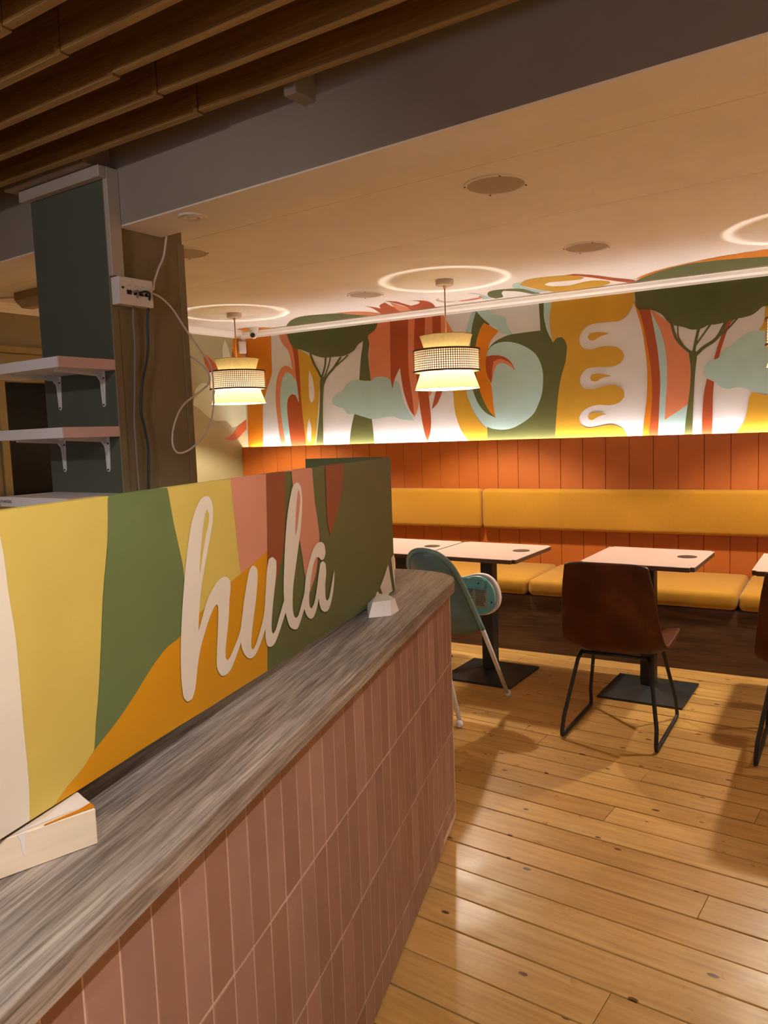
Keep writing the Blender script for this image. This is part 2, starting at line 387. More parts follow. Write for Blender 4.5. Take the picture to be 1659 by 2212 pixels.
MURAL = [
  ('orange', None, [0.047,2.465,0.341,2.435,0.334,2.254,0.33,2.102,0.325,2.026,0.3,1.966,0.261,1.891,0.221,1.801,0.207,1.739,0.184,1.379,0.014,1.383]),
  ('salmon', None, [0.401,2.399,0.52,2.388,0.556,2.265,0.572,2.144,0.593,1.955,0.604,1.781,0.624,1.628,0.609,1.378,0.393,1.383,0.369,1.562,0.354,1.794,0.374,1.954,0.415,2.047,0.469,2.081,0.52,2.07,0.556,2.037,0.539,2.131,0.515,2.209,0.452,2.282]),
  ('blue', None, [0.514,1.38,0.446,1.381,0.418,1.56,0.404,1.714,0.41,1.852,0.439,1.972,0.479,2.023,0.523,2.015,0.571,1.964,0.602,1.901,0.603,1.766,0.558,1.478]),
  ('rust', None, [0.558,2.257,0.62,2.215,0.629,2.05,0.632,1.839,0.643,1.628,0.67,1.376,0.504,1.38,0.486,1.557,0.476,1.711,0.49,1.794,0.531,1.833,0.574,1.82,0.608,1.75,0.6,1.871,0.588,1.993,0.577,2.128]),
  ('olive', None, [0.62,2.215,0.665,2.193,0.764,2.129,0.814,2.036,0.836,1.931,0.818,1.769,0.774,1.472,0.763,1.374,0.666,1.377,0.643,1.628,0.632,1.839,0.629,2.05]),
  ('white', None, [0.73,2.025,0.763,1.951,0.775,1.831,0.763,1.772,0.739,1.747,0.721,1.789,0.721,1.924]),
  ('white', None, [0.708,1.617,0.727,1.534,0.718,1.428,0.693,1.411,0.675,1.46,0.69,1.565]),
  ('green', None, [1.266,2.259,1.342,2.266,1.344,2.195,1.329,2.084,1.345,1.896,1.233,1.903,1.258,2.089,1.285,2.222]),
  ('green', None, [1.178,1.649,1.264,1.645,1.339,1.613,1.351,1.484,1.359,1.368,1.107,1.374,1.137,1.52]),
  ('salmon', None, [1.334,2.26,1.423,2.398,1.554,2.398,1.55,2.219,1.545,2.081,1.537,1.883,1.468,1.89,1.402,1.895,1.343,1.893,1.334,2.083,1.344,2.195]),
  ('blue', None, [0.954,1.762,0.992,1.804,1.064,1.829,1.11,1.885,1.181,1.909,1.25,1.907,1.334,1.892,1.386,1.921,1.469,1.921,1.526,1.894,1.548,1.822,1.566,1.884,1.606,1.854,1.627,1.783,1.641,1.712,1.678,1.641,1.736,1.558,1.619,1.573,1.539,1.598,1.456,1.594,1.355,1.584,1.254,1.61,1.168,1.635,1.107,1.638,1.066,1.683,1.013,1.701,0.961,1.725]),
  ('rust', None, [1.546,2.399,1.722,2.394,1.704,2.205,1.714,2.053,1.706,1.944,1.731,1.777,1.737,1.594,1.695,1.654,1.651,1.781,1.632,1.894,1.622,1.98,1.602,1.951,1.566,1.884,1.547,1.818,1.534,1.9,1.538,2.081]),
  ('salmon', None, [1.714,2.394,1.78,2.394,1.767,2.199,1.755,2.05,1.777,1.857,1.78,1.678,1.737,1.58,1.729,1.722,1.701,1.944,1.704,2.205]),
  ('rust', None, [1.774,2.395,1.867,2.394,1.855,2.218,1.859,1.988,1.872,1.769,1.886,1.576,1.878,1.467,1.851,1.384,1.83,1.441,1.803,1.58,1.782,1.746,1.763,1.995,1.756,2.159]),
  ('salmon', None, [1.861,2.395,1.928,2.394,1.929,2.224,1.925,2.117,1.855,2.123]),
  ('rust', None, [1.922,2.395,1.999,2.393,2.004,2.217,2.0,2.084,1.924,2.091]),
  ('salmon', None, [1.996,2.393,2.021,2.348,2.056,2.285,2.098,2.208,2.088,2.103,1.998,2.111]),
  ('salmon', None, [1.865,1.797,1.899,1.795,1.895,1.761,1.876,1.741]),
  ('rust', None, [1.942,1.792,1.996,1.789,1.979,1.742,1.946,1.683,1.896,1.639,1.917,1.712]),
  ('olive', None, [2.066,2.02,2.073,1.852,2.086,1.739,2.097,1.612,2.143,1.472,2.222,1.361,2.365,1.357,2.368,1.466,2.321,1.505,2.269,1.576,2.229,1.661,2.196,1.767,2.172,1.929]),
  ('blue', None, [2.192,2.12,2.202,2.202,2.235,2.294,2.278,2.378,2.313,2.378,2.379,2.36,2.429,2.317,2.53,2.282,2.543,2.216,2.581,2.15,2.494,2.166,2.456,2.211,2.391,2.251,2.348,2.289,2.296,2.328,2.264,2.223,2.249,2.06]),
  ('green', None, [2.292,2.352,2.348,2.289,2.398,2.244,2.345,2.175,2.298,2.084,2.281,1.921,2.291,1.838,2.326,1.712,2.376,1.627,2.434,1.553,2.346,1.6,2.287,1.672,2.247,1.785,2.235,2.007,2.253,2.224]),
  ('green', None, [2.779,2.419,2.827,2.413,2.822,2.272,2.836,2.167,2.883,2.068,2.91,2.096,2.95,2.102,2.977,2.07,2.985,2.025,2.972,1.923,2.94,1.796,2.921,1.706,2.905,1.575,2.891,1.365,2.359,1.358,2.362,1.482,2.363,2.024,2.394,2.075,2.424,2.104,2.476,2.131,2.563,2.154,2.791,2.161,2.787,2.25]),
  ('blue', None, [2.371,2.03,2.402,2.075,2.446,2.098,2.505,2.106,2.577,2.096,2.647,2.071,2.717,2.028,2.765,1.978,2.798,1.897,2.806,1.817,2.795,1.713,2.766,1.635,2.73,1.57,2.665,1.519,2.578,1.475,2.505,1.461,2.432,1.466,2.373,1.482,2.314,1.526,2.255,1.605,2.212,1.704,2.187,1.803,2.244,1.785,2.273,1.715,2.317,1.643,2.431,1.553,2.414,1.639,2.38,1.777,2.361,1.915]),
  ('green', None, [2.231,1.842,2.261,1.853,2.297,1.755,2.362,1.655,2.434,1.551,2.353,1.593,2.29,1.669,2.247,1.778]),
  ('orange', None, [2.354,2.261,2.47,2.187,2.41,2.128,2.374,2.036,2.36,1.942,2.377,1.859,2.405,1.776,2.417,1.638,2.429,1.554,2.376,1.613,2.319,1.726,2.284,1.866,2.274,2.004,2.286,2.112,2.316,2.204]),
  ('rust', None, [2.367,2.01,2.415,2.015,2.474,2.008,2.524,1.988,2.566,1.947,2.593,1.896,2.537,1.94,2.494,1.959,2.45,1.956,2.42,1.924,2.403,1.806,2.374,1.866,2.36,1.942]),
  ('salmon', None, [2.426,1.971,2.48,1.983,2.531,1.963,2.57,1.933,2.593,1.894,2.537,1.935,2.494,1.953,2.458,1.946,2.43,1.91,2.407,1.816,2.413,1.911]),
  ('blue', None, [2.821,2.414,2.888,2.411,2.864,2.268,2.86,2.191,2.872,2.112,2.883,2.07,2.843,2.167,2.819,2.247]),
  ('olive', None, [2.885,2.409,3.457,2.397,3.449,2.291,3.418,2.221,3.363,2.175,3.288,2.171,3.187,2.171,3.122,2.152,3.083,2.105,3.075,2.055,3.101,2.012,3.159,1.997,3.211,2.008,3.274,2.01,3.337,1.995,3.374,1.96,3.38,1.923,3.349,1.882,3.286,1.867,3.184,1.871,3.119,1.861,3.079,1.812,3.076,1.768,3.105,1.73,3.17,1.721,3.221,1.733,3.298,1.743,3.348,1.725,3.379,1.698,3.382,1.654,3.347,1.619,3.284,1.603,3.207,1.61,3.143,1.597,3.09,1.567,3.066,1.523,3.076,1.477,3.128,1.452,3.206,1.459,3.283,1.469,3.346,1.454,3.384,1.422,3.412,1.364,2.886,1.362,2.903,1.575,2.918,1.706,2.94,1.822,2.978,1.948,2.983,2.038,2.963,2.084,2.937,2.104,2.91,2.096,2.883,2.068,2.867,2.138,2.858,2.23,2.865,2.28]),
  ('olive', None, [3.284,2.093,3.224,2.079,3.179,2.058,3.147,2.058,3.132,2.082,3.147,2.106,3.186,2.111,3.237,2.106]),
  ('olive', None, [3.298,1.804,3.235,1.795,3.19,1.773,3.157,1.779,3.145,1.801,3.158,1.822,3.209,1.826]),
  ('olive', None, [3.261,1.544,3.207,1.53,3.161,1.506,3.135,1.513,3.129,1.533,3.155,1.554,3.201,1.556]),
  ('orange', None, [3.443,2.297,3.473,2.203,3.503,2.09,3.523,1.954,3.535,1.831,3.532,1.646,3.513,1.486,3.5,1.361,3.546,1.363,3.563,1.521,3.573,1.681,3.564,1.841,3.545,1.977,3.521,2.101,3.497,2.2,3.467,2.276]),
  ('rust', None, [3.461,2.277,3.491,2.201,3.515,2.101,3.539,1.977,3.559,1.841,3.568,1.681,3.558,1.521,3.541,1.363,3.606,1.365,3.616,1.58,3.623,1.751,3.613,1.898,3.595,2.021,3.574,2.144,3.557,2.242]),
  ('blue', None, [3.555,2.23,3.587,2.161,3.626,2.09,3.652,1.992,3.666,1.882,3.663,1.7,3.649,1.487,3.794,1.596,3.786,1.5,3.778,1.362,3.604,1.365,3.614,1.58,3.62,1.752,3.607,1.923,3.589,2.046,3.569,2.156]),
  ('salmon', None, [3.551,2.237,3.604,2.189,3.652,2.148,3.692,2.12,3.721,2.057,3.768,1.981,3.8,1.907,3.81,1.811,3.811,1.691,3.797,1.584,3.649,1.487,3.654,1.603,3.663,1.724,3.661,1.882,3.646,1.992,3.616,2.091,3.581,2.167]),
  ('green', None, [3.771,1.363,3.786,1.512,3.808,1.691,3.812,1.811,3.8,1.919,3.838,1.94,3.852,1.903,3.84,1.785,3.829,1.57,3.824,1.361]),
  ('green', 0.018, [3.692,2.12,3.721,2.021,3.773,1.957,3.823,1.911]),
  ('green', 0.009, [3.731,2.104,3.735,2.032,3.762,1.976]),
  ('green', 0.018, [3.863,2.079,3.845,1.998,3.827,1.899]),
  ('green', 0.013, [3.936,2.095,3.881,2.019,3.845,1.969]),
  ('green', 0.022, [4.029,2.103,3.97,1.999,3.892,1.947,3.839,1.898]),
  ('rust', None, [4.089,2.12,4.046,2.073,4.014,1.983,3.982,1.869,3.96,1.753,3.95,1.624,3.946,1.364,3.882,1.363,3.892,1.627,3.916,1.756,3.949,1.848,3.981,1.963,4.024,2.075,4.051,2.118]),
  ('green', 0.012, [4.094,2.114,4.035,2.051,3.981,2.007]),
  ('olive', None, [4.252,2.176,4.266,2.18,4.399,2.182,4.402,1.981,4.233,1.997,4.219,2.03,4.242,2.07]),
  ('blue', None, [3.895,1.805,3.926,1.856,3.976,1.87,4.014,1.913,4.069,1.955,4.122,1.996,4.175,2.023,4.268,2.019,4.412,1.992,4.514,1.872,4.517,1.693,4.418,1.621,4.273,1.626,4.21,1.638,4.168,1.658,4.103,1.679,4.049,1.671,4.005,1.68,3.961,1.718,3.916,1.744,3.899,1.769]),
  ('olive', None, [4.518,1.62,4.273,1.618,4.21,1.635,4.179,1.64,4.163,1.6,4.153,1.519,4.132,1.45,4.071,1.364,4.522,1.365]),
  ('green', None, [3.453,2.399,3.879,2.404,4.263,2.399,4.456,2.405,4.488,2.259,4.45,2.176,4.369,2.174,4.266,2.169,4.236,2.167,4.205,2.142,4.174,2.123,4.126,2.113,4.089,2.109,4.035,2.097,3.969,2.086,3.925,2.087,3.87,2.067,3.813,2.069,3.767,2.089,3.698,2.11,3.663,2.141,3.628,2.186,3.557,2.224,3.485,2.232,3.461,2.265]),
  ('green', None, [0.769,1.374,0.814,1.621,0.834,1.798,0.841,1.931,0.866,1.988,0.885,1.928,0.867,1.796,0.856,1.619,0.848,1.372]),
  ('green', 0.02, [0.751,2.167,0.788,2.075,0.83,2.006,0.86,1.945]),
  ('green', 0.018, [0.909,2.124,0.898,2.045,0.864,1.959]),
  ('green', 0.014, [0.959,2.12,0.932,2.042,0.872,1.922]),
  ('green', 0.02, [1.065,2.112,0.985,2.024,0.915,1.963,0.872,1.892]),
  ('green', 0.012, [1.136,2.121,1.049,2.063,0.998,2.035]),
  ('green', None, [0.5,2.382,0.547,2.266,0.592,2.22,0.657,2.204,0.729,2.176,0.801,2.143,0.891,2.119,0.998,2.117,1.104,2.119,1.193,2.152,1.238,2.198,1.299,2.228,1.342,2.266,1.411,2.308,1.448,2.395,0.924,2.399]),
]
CEILING_MURAL = [
  ('green', None, [-4.644,5.354,-4.431,5.139,-4.242,4.977,-4.068,4.892,-3.926,4.915,-3.775,4.989,-3.697,5.139,-3.607,5.303,-3.662,5.408,-4.226,5.404,-4.548,5.413]),
  ('salmon', None, [-3.777,4.948,-3.632,5.004,-3.557,5.11,-3.537,5.274,-3.618,5.319,-3.705,5.197,-3.752,5.027]),
  ('rust', None, [-3.427,4.853,-3.403,4.948,-3.406,5.039,-3.329,4.911,-3.227,4.83,-3.274,4.969,-3.305,5.087,-3.342,5.23,-3.351,5.372,-3.508,5.358,-3.567,5.294,-3.504,5.142,-3.44,4.967]),
  ('salmon', None, [-3.205,4.865,-3.219,5.039,-3.297,5.366,-3.409,5.36,-3.319,5.108]),
  ('rust', None, [-3.195,4.778,-3.148,4.86,-3.158,4.969,-3.172,5.101,-3.081,5.061,-3.03,4.983,-3.051,4.897,-2.983,4.979,-3.001,5.122,-3.097,5.345,-3.321,5.378,-3.209,5.049]),
  ('bluegrey', None, [-2.918,5.032,-2.882,4.982,-2.859,4.972,-2.891,5.043,-2.882,5.105,-2.827,5.181,-2.89,5.206,-2.925,5.18,-2.929,5.092]),
  ('blue', None, [-2.621,4.933,-2.574,4.974,-2.561,5.072,-2.574,5.191,-2.581,5.26,-2.651,5.24,-2.596,5.142,-2.58,5.065,-2.6,4.98]),
  ('salmon', None, [-2.826,5.171,-2.723,5.168,-2.634,5.157,-2.597,5.09,-2.593,5.128,-2.632,5.196,-2.705,5.225,-2.798,5.218]),
  ('green', None, [-2.525,5.077,-2.464,4.989,-2.381,4.976,-2.283,5.028,-2.229,5.15,-2.233,5.334,-2.289,5.318,-2.319,5.136,-2.385,5.04,-2.435,5.117,-2.494,5.264,-2.563,5.291,-2.565,5.191]),
  ('blue', None, [-2.246,4.883,-2.167,4.83,-2.203,4.97,-2.205,5.126,-2.139,5.29,-2.242,5.274,-2.252,5.079,-2.281,4.993]),
  ('olive', None, [-2.197,4.904,-2.114,4.798,-2.006,4.781,-1.895,4.81,-1.818,4.861,-1.794,4.99,-1.834,5.033,-1.924,5.011,-2.023,4.973,-2.079,5.031,-2.073,5.128,-1.972,5.202,-1.875,5.146,-1.793,5.124,-1.738,5.179,-1.714,5.254,-1.751,5.331,-1.857,5.382,-2.013,5.378,-2.137,5.351,-2.186,5.145,-2.2,4.992]),
  ('rust', None, [-1.853,4.827,-1.803,4.821,-1.728,4.941,-1.651,5.138,-1.574,5.314,-1.608,5.448,-1.697,5.202,-1.756,5.019,-1.807,4.896]),
  ('orange', None, [-1.56,5.286,-1.449,5.166,-1.312,5.072,-1.133,4.996,-0.971,4.951,-0.721,4.941,-0.592,4.945,-0.634,5.302,-0.76,5.216,-0.998,5.09,-1.209,5.097,-1.476,5.261]),
  ('green', None, [-1.609,5.411,-1.535,5.302,-1.467,5.229,-1.348,5.126,-1.196,5.039,-1.039,5.038,-0.897,5.086,-0.752,5.158,-0.626,5.232,-0.67,5.615,-0.811,5.569,-1.197,5.534]),
  ('orange', None, [-4.91,5.027,-4.81,5.025,-4.687,5.134,-4.66,5.25,-4.882,5.322,-4.991,5.301,-4.967,5.186]),
]
LEFT_MURAL = [
  ('orange', None, [5.115,2.428,5.469,2.435,5.417,1.734,5.363,1.385,5.321,1.387,5.353,1.654,5.286,1.686,5.198,1.717,5.15,1.967,5.105,2.181]),
  ('rust', None, [5.253,2.303,5.288,2.263,5.327,2.171,5.265,2.159]),
  ('rust', None, [5.106,2.255,5.094,2.211,5.081,2.149,5.131,2.152,5.124,2.206]),
  ('rust', None, [4.745,2.204,4.846,2.151,4.952,2.051,4.916,1.989,4.836,2.031,4.771,2.102]),
  ('rust', None, [5.378,1.742,5.369,1.621,5.302,1.59,5.206,1.535,5.124,1.474,5.034,1.449,4.949,1.467,5.038,1.499,5.12,1.576,5.227,1.654,5.299,1.702]),
  ('palegreen', None, [4.606,1.758,4.627,1.847,4.65,1.899,4.729,1.945,4.829,1.933,4.972,1.9,5.208,1.859,5.337,1.75,5.297,1.686,5.214,1.63,5.121,1.584,5.054,1.564,5.009,1.6,4.972,1.624,4.846,1.628,4.748,1.673,4.672,1.726]),
  ('palegreen', None, [4.982,2.166,4.982,2.25,5.015,2.331,5.053,2.262,5.078,2.167]),
]
SIGN_PAINT = [
  ('cream', None, [-1.185,1.396,-1.092,1.386,-1.088,1.351,-1.085,1.329,-1.082,1.279,-1.077,1.226,-1.076,1.165,-1.076,1.102,-1.075,1.04,-1.079,0.982,-1.083,0.974,-1.138,0.975,-1.231,0.981]),
  ('yellow', None, [-1.092,1.386,-0.87,1.383,-0.882,1.312,-0.9,1.241,-0.913,1.169,-0.926,1.102,-0.937,1.06,-0.945,1.024,-0.973,1.008,-1.008,0.996,-1.038,0.982,-1.081,0.979,-1.079,0.987,-1.075,1.04,-1.076,1.102,-1.076,1.165,-1.077,1.226,-1.082,1.279,-1.085,1.329,-1.088,1.351]),
  ('signorange', None, [-0.945,1.024,-0.891,1.045,-0.843,1.069,-0.792,1.098,-0.746,1.118,-0.706,1.125,-0.639,1.149,-0.547,1.176,-0.505,1.185,-0.464,1.193,-0.413,1.202,-0.335,1.219,-0.365,0.96,-0.839,0.979,-1.049,0.978,-1.038,0.982,-1.008,0.996,-0.973,1.008]),
  ('yellow', None, [-0.712,1.384,-0.484,1.383,-0.481,1.342,-0.476,1.302,-0.471,1.241,-0.462,1.193,-0.547,1.176,-0.639,1.149,-0.68,1.146,-0.677,1.238,-0.684,1.27,-0.699,1.324]),
  ('pink', None, [-0.486,1.382,-0.321,1.384,-0.335,1.219,-0.413,1.202,-0.464,1.193,-0.471,1.241,-0.476,1.302,-0.481,1.342]),
  ('lightgreen', None, [-0.873,1.384,-0.711,1.385,-0.699,1.324,-0.684,1.27,-0.677,1.238,-0.673,1.144,-0.706,1.125,-0.746,1.118,-0.792,1.098,-0.843,1.069,-0.891,1.045,-0.945,1.024,-0.937,1.06,-0.926,1.102,-0.913,1.169,-0.9,1.241,-0.882,1.312]),
  ('brown', None, [-0.323,1.386,-0.219,1.387,-0.235,1.271,-0.251,1.21,-0.283,1.163,-0.305,1.138,-0.323,1.134,-0.34,1.156,-0.331,1.282]),
  ('pink', None, [-0.185,1.388,-0.056,1.387,-0.047,1.298,-0.033,1.247,-0.027,1.206,-0.039,1.173,-0.059,1.122,-0.106,1.081,-0.132,1.126,-0.144,1.18,-0.157,1.224,-0.169,1.272,-0.18,1.333]),
  ('brown', None, [0.037,1.387,0.182,1.389,0.159,1.305,0.112,1.251,0.053,1.198,0.036,1.239,0.034,1.315]),
  ('cream', None, [0.58,1.033,0.59,1.014,0.621,0.936,0.529,0.936,0.481,0.976,0.529,1.001]),
  ('cream', None, [0.617,1.047,0.642,1.053,0.678,1.057,0.677,0.943,0.655,0.934,0.638,0.973]),
  ('cream', None, [0.455,0.97,0.472,0.952,0.44,0.956,0.43,0.964]),
  ('cream', None, [0.401,0.959,0.416,0.952,0.462,0.94,0.353,0.941,0.374,0.951]),
]
LETTERING = [
  ('letter', None, [-0.692,1.008,-0.703,1.018,-0.706,1.027,-0.708,1.056,-0.704,1.106,-0.695,1.155,-0.683,1.204,-0.671,1.247,-0.657,1.286,-0.644,1.315,-0.624,1.341,-0.605,1.355,-0.587,1.359,-0.573,1.354,-0.565,1.34,-0.567,1.313,-0.576,1.292,-0.59,1.265,-0.605,1.235,-0.619,1.205,-0.628,1.182,-0.637,1.148,-0.642,1.121,-0.628,1.139,-0.609,1.164,-0.589,1.181,-0.565,1.195,-0.542,1.2,-0.523,1.196,-0.513,1.187,-0.513,1.173,-0.52,1.152,-0.528,1.115,-0.54,1.08,-0.547,1.059,-0.548,1.044,-0.541,1.038,-0.529,1.042,-0.511,1.056,-0.492,1.071,-0.474,1.094,-0.468,1.073,-0.486,1.053,-0.509,1.032,-0.527,1.018,-0.544,1.012,-0.564,1.014,-0.574,1.021,-0.583,1.035,-0.583,1.054,-0.572,1.107,-0.566,1.145,-0.57,1.154,-0.582,1.15,-0.602,1.133,-0.623,1.109,-0.64,1.085,-0.653,1.056,-0.664,1.024,-0.676,1.008]),
  ('letter', None, [-0.407,1.199,-0.425,1.196,-0.441,1.175,-0.459,1.139,-0.474,1.102,-0.483,1.077,-0.482,1.052,-0.475,1.035,-0.46,1.02,-0.443,1.013,-0.424,1.014,-0.404,1.025,-0.383,1.042,-0.369,1.056,-0.37,1.035,-0.364,1.019,-0.348,1.011,-0.327,1.012,-0.305,1.026,-0.281,1.047,-0.253,1.072,-0.26,1.1,-0.271,1.089,-0.295,1.064,-0.316,1.042,-0.33,1.035,-0.337,1.041,-0.337,1.056,-0.328,1.089,-0.313,1.129,-0.299,1.165,-0.296,1.191,-0.315,1.202,-0.335,1.2,-0.348,1.174,-0.357,1.138,-0.37,1.094,-0.383,1.072,-0.401,1.051,-0.422,1.032,-0.434,1.029,-0.439,1.037,-0.434,1.06,-0.422,1.09,-0.406,1.127,-0.394,1.166,-0.392,1.188]),
  ('letter', None, [-0.156,1.354,-0.184,1.347,-0.204,1.321,-0.226,1.279,-0.243,1.227,-0.255,1.175,-0.265,1.119,-0.263,1.079,-0.253,1.049,-0.239,1.028,-0.218,1.017,-0.195,1.014,-0.172,1.03,-0.155,1.045,-0.132,1.061,-0.114,1.084,-0.124,1.11,-0.143,1.09,-0.168,1.062,-0.188,1.043,-0.203,1.04,-0.214,1.049,-0.219,1.069,-0.212,1.109,-0.196,1.147,-0.173,1.194,-0.152,1.238,-0.139,1.278,-0.132,1.315,-0.137,1.343]),
  ('letter', None, [-0.026,1.194,-0.053,1.193,-0.081,1.18,-0.111,1.151,-0.133,1.121,-0.147,1.081,-0.15,1.053,-0.138,1.031,-0.114,1.017,-0.088,1.019,-0.065,1.039,-0.054,1.056,-0.051,1.041,-0.04,1.023,-0.013,1.011,0.016,1.013,0.041,1.036,0.06,1.069,0.068,1.105,0.055,1.091,0.036,1.063,0.019,1.041,0.004,1.036,-0.006,1.046,-0.005,1.077,0.006,1.11,0.004,1.134,-0.016,1.143,-0.033,1.14,-0.05,1.11,-0.068,1.074,-0.087,1.049,-0.105,1.04,-0.116,1.05,-0.116,1.074,-0.103,1.106,-0.087,1.137,-0.064,1.158,-0.044,1.158,-0.023,1.147,-0.004,1.149,0.008,1.161,0.003,1.18,-0.01,1.19]),
  ('yellow', None, [-0.588,1.335,-0.581,1.325,-0.585,1.308,-0.599,1.285,-0.613,1.254,-0.625,1.224,-0.626,1.23,-0.62,1.256,-0.609,1.29,-0.599,1.319]),
  ('pink', None, [-0.152,1.338,-0.145,1.316,-0.155,1.284,-0.171,1.249,-0.183,1.231,-0.183,1.246,-0.174,1.286,-0.162,1.322]),
]
# ------------------------------------------------------------------ frames of reference
WALL_O, WALL_R = (-5.05, 5.15, 0.0), math.radians(3.5)        # mural wall: x along it, y into it (0 = face of the panelling)
CNT_O, CNT_R = (-1.094, 1.608, 0.0), math.radians(107.8)      # counter: x along its front edge to the far end, y to its back
ZC = 2.41

# ------------------------------------------------------------------ floor
fl = mkbox('floor', (-5.3, 3.3, -2.7, 5.9, -.06, -.022), MT['subfloor'], None, kind='structure')
FROT = math.radians(-1.7)
rows = [1.572, 1.709, 1.855, 2.006, 2.146, 2.29, 2.43, 2.572, 2.707, 2.841, 2.976, 3.105, 3.239, 3.375, 3.511, 3.645,
        3.775, 3.905, 4.035, 4.165, 4.293, 4.421, 4.553]
while rows[-1] < 5.45: rows.append(rows[-1]+.135)
while rows[0] > -2.5: rows.insert(0, rows[0]-.141)
joints = {3.239: [-1.529], 2.707: [-1.014], 3.105: [-1.003], 2.29: [-.573], 1.709: [-.676], 2.976: [-.547], 3.905: [-2.6], 4.421: [-2.2]}
rnd = random.Random(3)
pm = {}
for a, b in zip(rows, rows[1:]):
    cuts = list(joints.get(round(a, 3), []))
    if not cuts: cuts = [rnd.uniform(.25, 1.1) if a < 3.6 else rnd.uniform(-4, 1)]
    while min(cuts) > -3.2: cuts.append(min(cuts)-rnd.uniform(2.3, 3.6))
    while max(cuts) < 1.2: cuts.append(max(cuts)+rnd.uniform(1.9, 3.0))
    cuts = [-5.25]+sorted(c for c in cuts if -4.9 < c < 3.0)+[3.2]
    for x0, x1 in zip(cuts, cuts[1:]):
        bm = bmesh.new(); gp = rnd.uniform(.0022, .0042)
        box(bm, x0-(x0+x1)/2+.0008, x1-(x0+x1)/2-.0008, -(b-a)/2+gp, (b-a)/2-gp, -.021, 0, .0013, 1)
        o = obj('floorboard', bm, MT['pine'], fl)
        cx, cy = (x0+x1)/2, (a+b)/2
        o.location = (cx*math.cos(FROT)-cy*math.sin(FROT), cx*math.sin(FROT)+cy*math.cos(FROT), -rnd.uniform(0, .0012))
        o.rotation_euler = (0, 0, FROT)

# ------------------------------------------------------------------ ceilings, beam, pillar
bm = bmesh.new(); box(bm, -5.3, 3.3, 2.03, 5.9, ZC, ZC+.08)
ceil_ = obj('ceiling', bm, MT['ceiling'], None, kind='structure')
painted('ceiling_mural', CEILING_MURAL, lambda u, v, d: (u, v, ZC-d), ceil_, .0001, .0004)
for yy, rz in ((3.42, -.02), (2.62, -.02)):                    # board seams under the paint
    s = mkbox('board_seam', (-4.9, 3.2, -.004, .004, -.0012, .002), MT['ceiling'], ceil_); s.location = (0, yy, ZC); s.rotation_euler = (0, 0, rz)
mkbox('ceiling_front', (-5.3, 3.3, -2.7, 2.0, 2.78, 2.86), MT['front_ceiling'], None, kind='structure')
bm = bmesh.new(); box(bm, -3.4, 6.0, 0, .205, 2.25, 2.80, .004, 1)
for f in bm.faces:
    if f.normal.z < -.5 or f.normal.y > .5: f.material_index = 1
beam = obj('ceiling_beam', bm, [MT['beam_grey'], MT['soffit']], None, kind='structure')
beam.location = (-2.45, 1.925, 0); beam.rotation_euler = (0, 0, math.radians(-1.55))
PX0, PX1, PY0, PY1 = -2.909, -2.455, 1.873, 2.233
bm = bmesh.new(); box(bm, PX0, PX1, PY0, PY1, 0, 2.449, .004, 1)
for f in bm.faces:
    if f.normal.x > .5: f.material_index = 1
pillar = obj('pillar', bm, [MT['pillar_green'], MT['pillar_olive']], None, kind='structure')
mkbox('corner_bead', (PX1-.001, PX1+.004, PY1-.028, PY1+.004, 0, 2.24), MT['pillar_olive'], pillar, .002, 1)
mkbox('corner_bead', (PX1-.002, PX1+.003, PY0-.002, PY0+.03, 0, 1.95), MT['pillar_olive'], pillar, .002, 1)
for x0, x1, zj in ((-2.98, PX1-.020, 2.452), (-1.534, -1.488, 2.434)):
    b = mkbox('ceiling_joist', (x0, x1, 1.808, 1.955, zj, 2.78), MT['beam_grey'], None, .004, 1, kind='structure')

# ------------------------------------------------------------------ walls
bk = mkbox('wall_back', (-.3, 8.6, .08, .24, 0, 2.8), MT['wall_white'], None, kind='structure')
bk.location = WALL_O; bk.rotation_euler = (0, 0, WALL_R)
painted('mural', MURAL, lambda u, v, d: (u, .08-d, v), bk, .00007, .0004, (0.0, 8.4, 1.30, 2.405))
bm = bmesh.new()
box(bm, -.15, 0, -2.7, 2.957, 0, 2.8); box(bm, -.15, 0, 3.95, 5.6, 0, 2.8); box(bm, -.15, 0, 2.957, 3.95, 0, 1.135); box(bm, -.15, 0, 2.957, 3.95, 1.90, 2.8)
lw = obj('wall_left', bm, MT['olive_wall'], None, kind='structure'); lw.location = (-5.05, 0, 0)
painted('left_mural', LEFT_MURAL, lambda u, v, d: (d, u, v), lw, .0001, .0004, (0, 5.235, 1.3, 2.405))
mkbox('wall_right', (3.15, 3.3, -2.7, 5.9, 0, 2.86), MT['far_wall'], None, kind='structure')
bm = bmesh.new()
for e in ((-5.2, -2.5, 0, 2.86), (1.5, 3.3, 0, 2.86), (-2.5, 1.5, 0, .7), (-2.5, 1.5, 2.3, 2.86)): box(bm, e[0], e[1], -2.8, -2.65, e[2], e[3])
obj('wall_front', bm, MT['far_wall'], None, kind='structure')
wf = bpy.data.objects.new('fill_window', None); link(wf); wf['kind'] = 'structure'  # added window, lets cool fill reach the beam and slat faces
for e in ((-2.5, 1.5, .7, .76), (-2.5, 1.5, 2.24, 2.3), (-2.5, -2.44, .76, 2.24), (1.44, 1.5, .76, 2.24), (-.53, -.47, .76, 2.24)): mkbox('window_frame', (e[0], e[1], -2.76, -2.69, e[2], e[3]), MT['frame_olive'], wf)

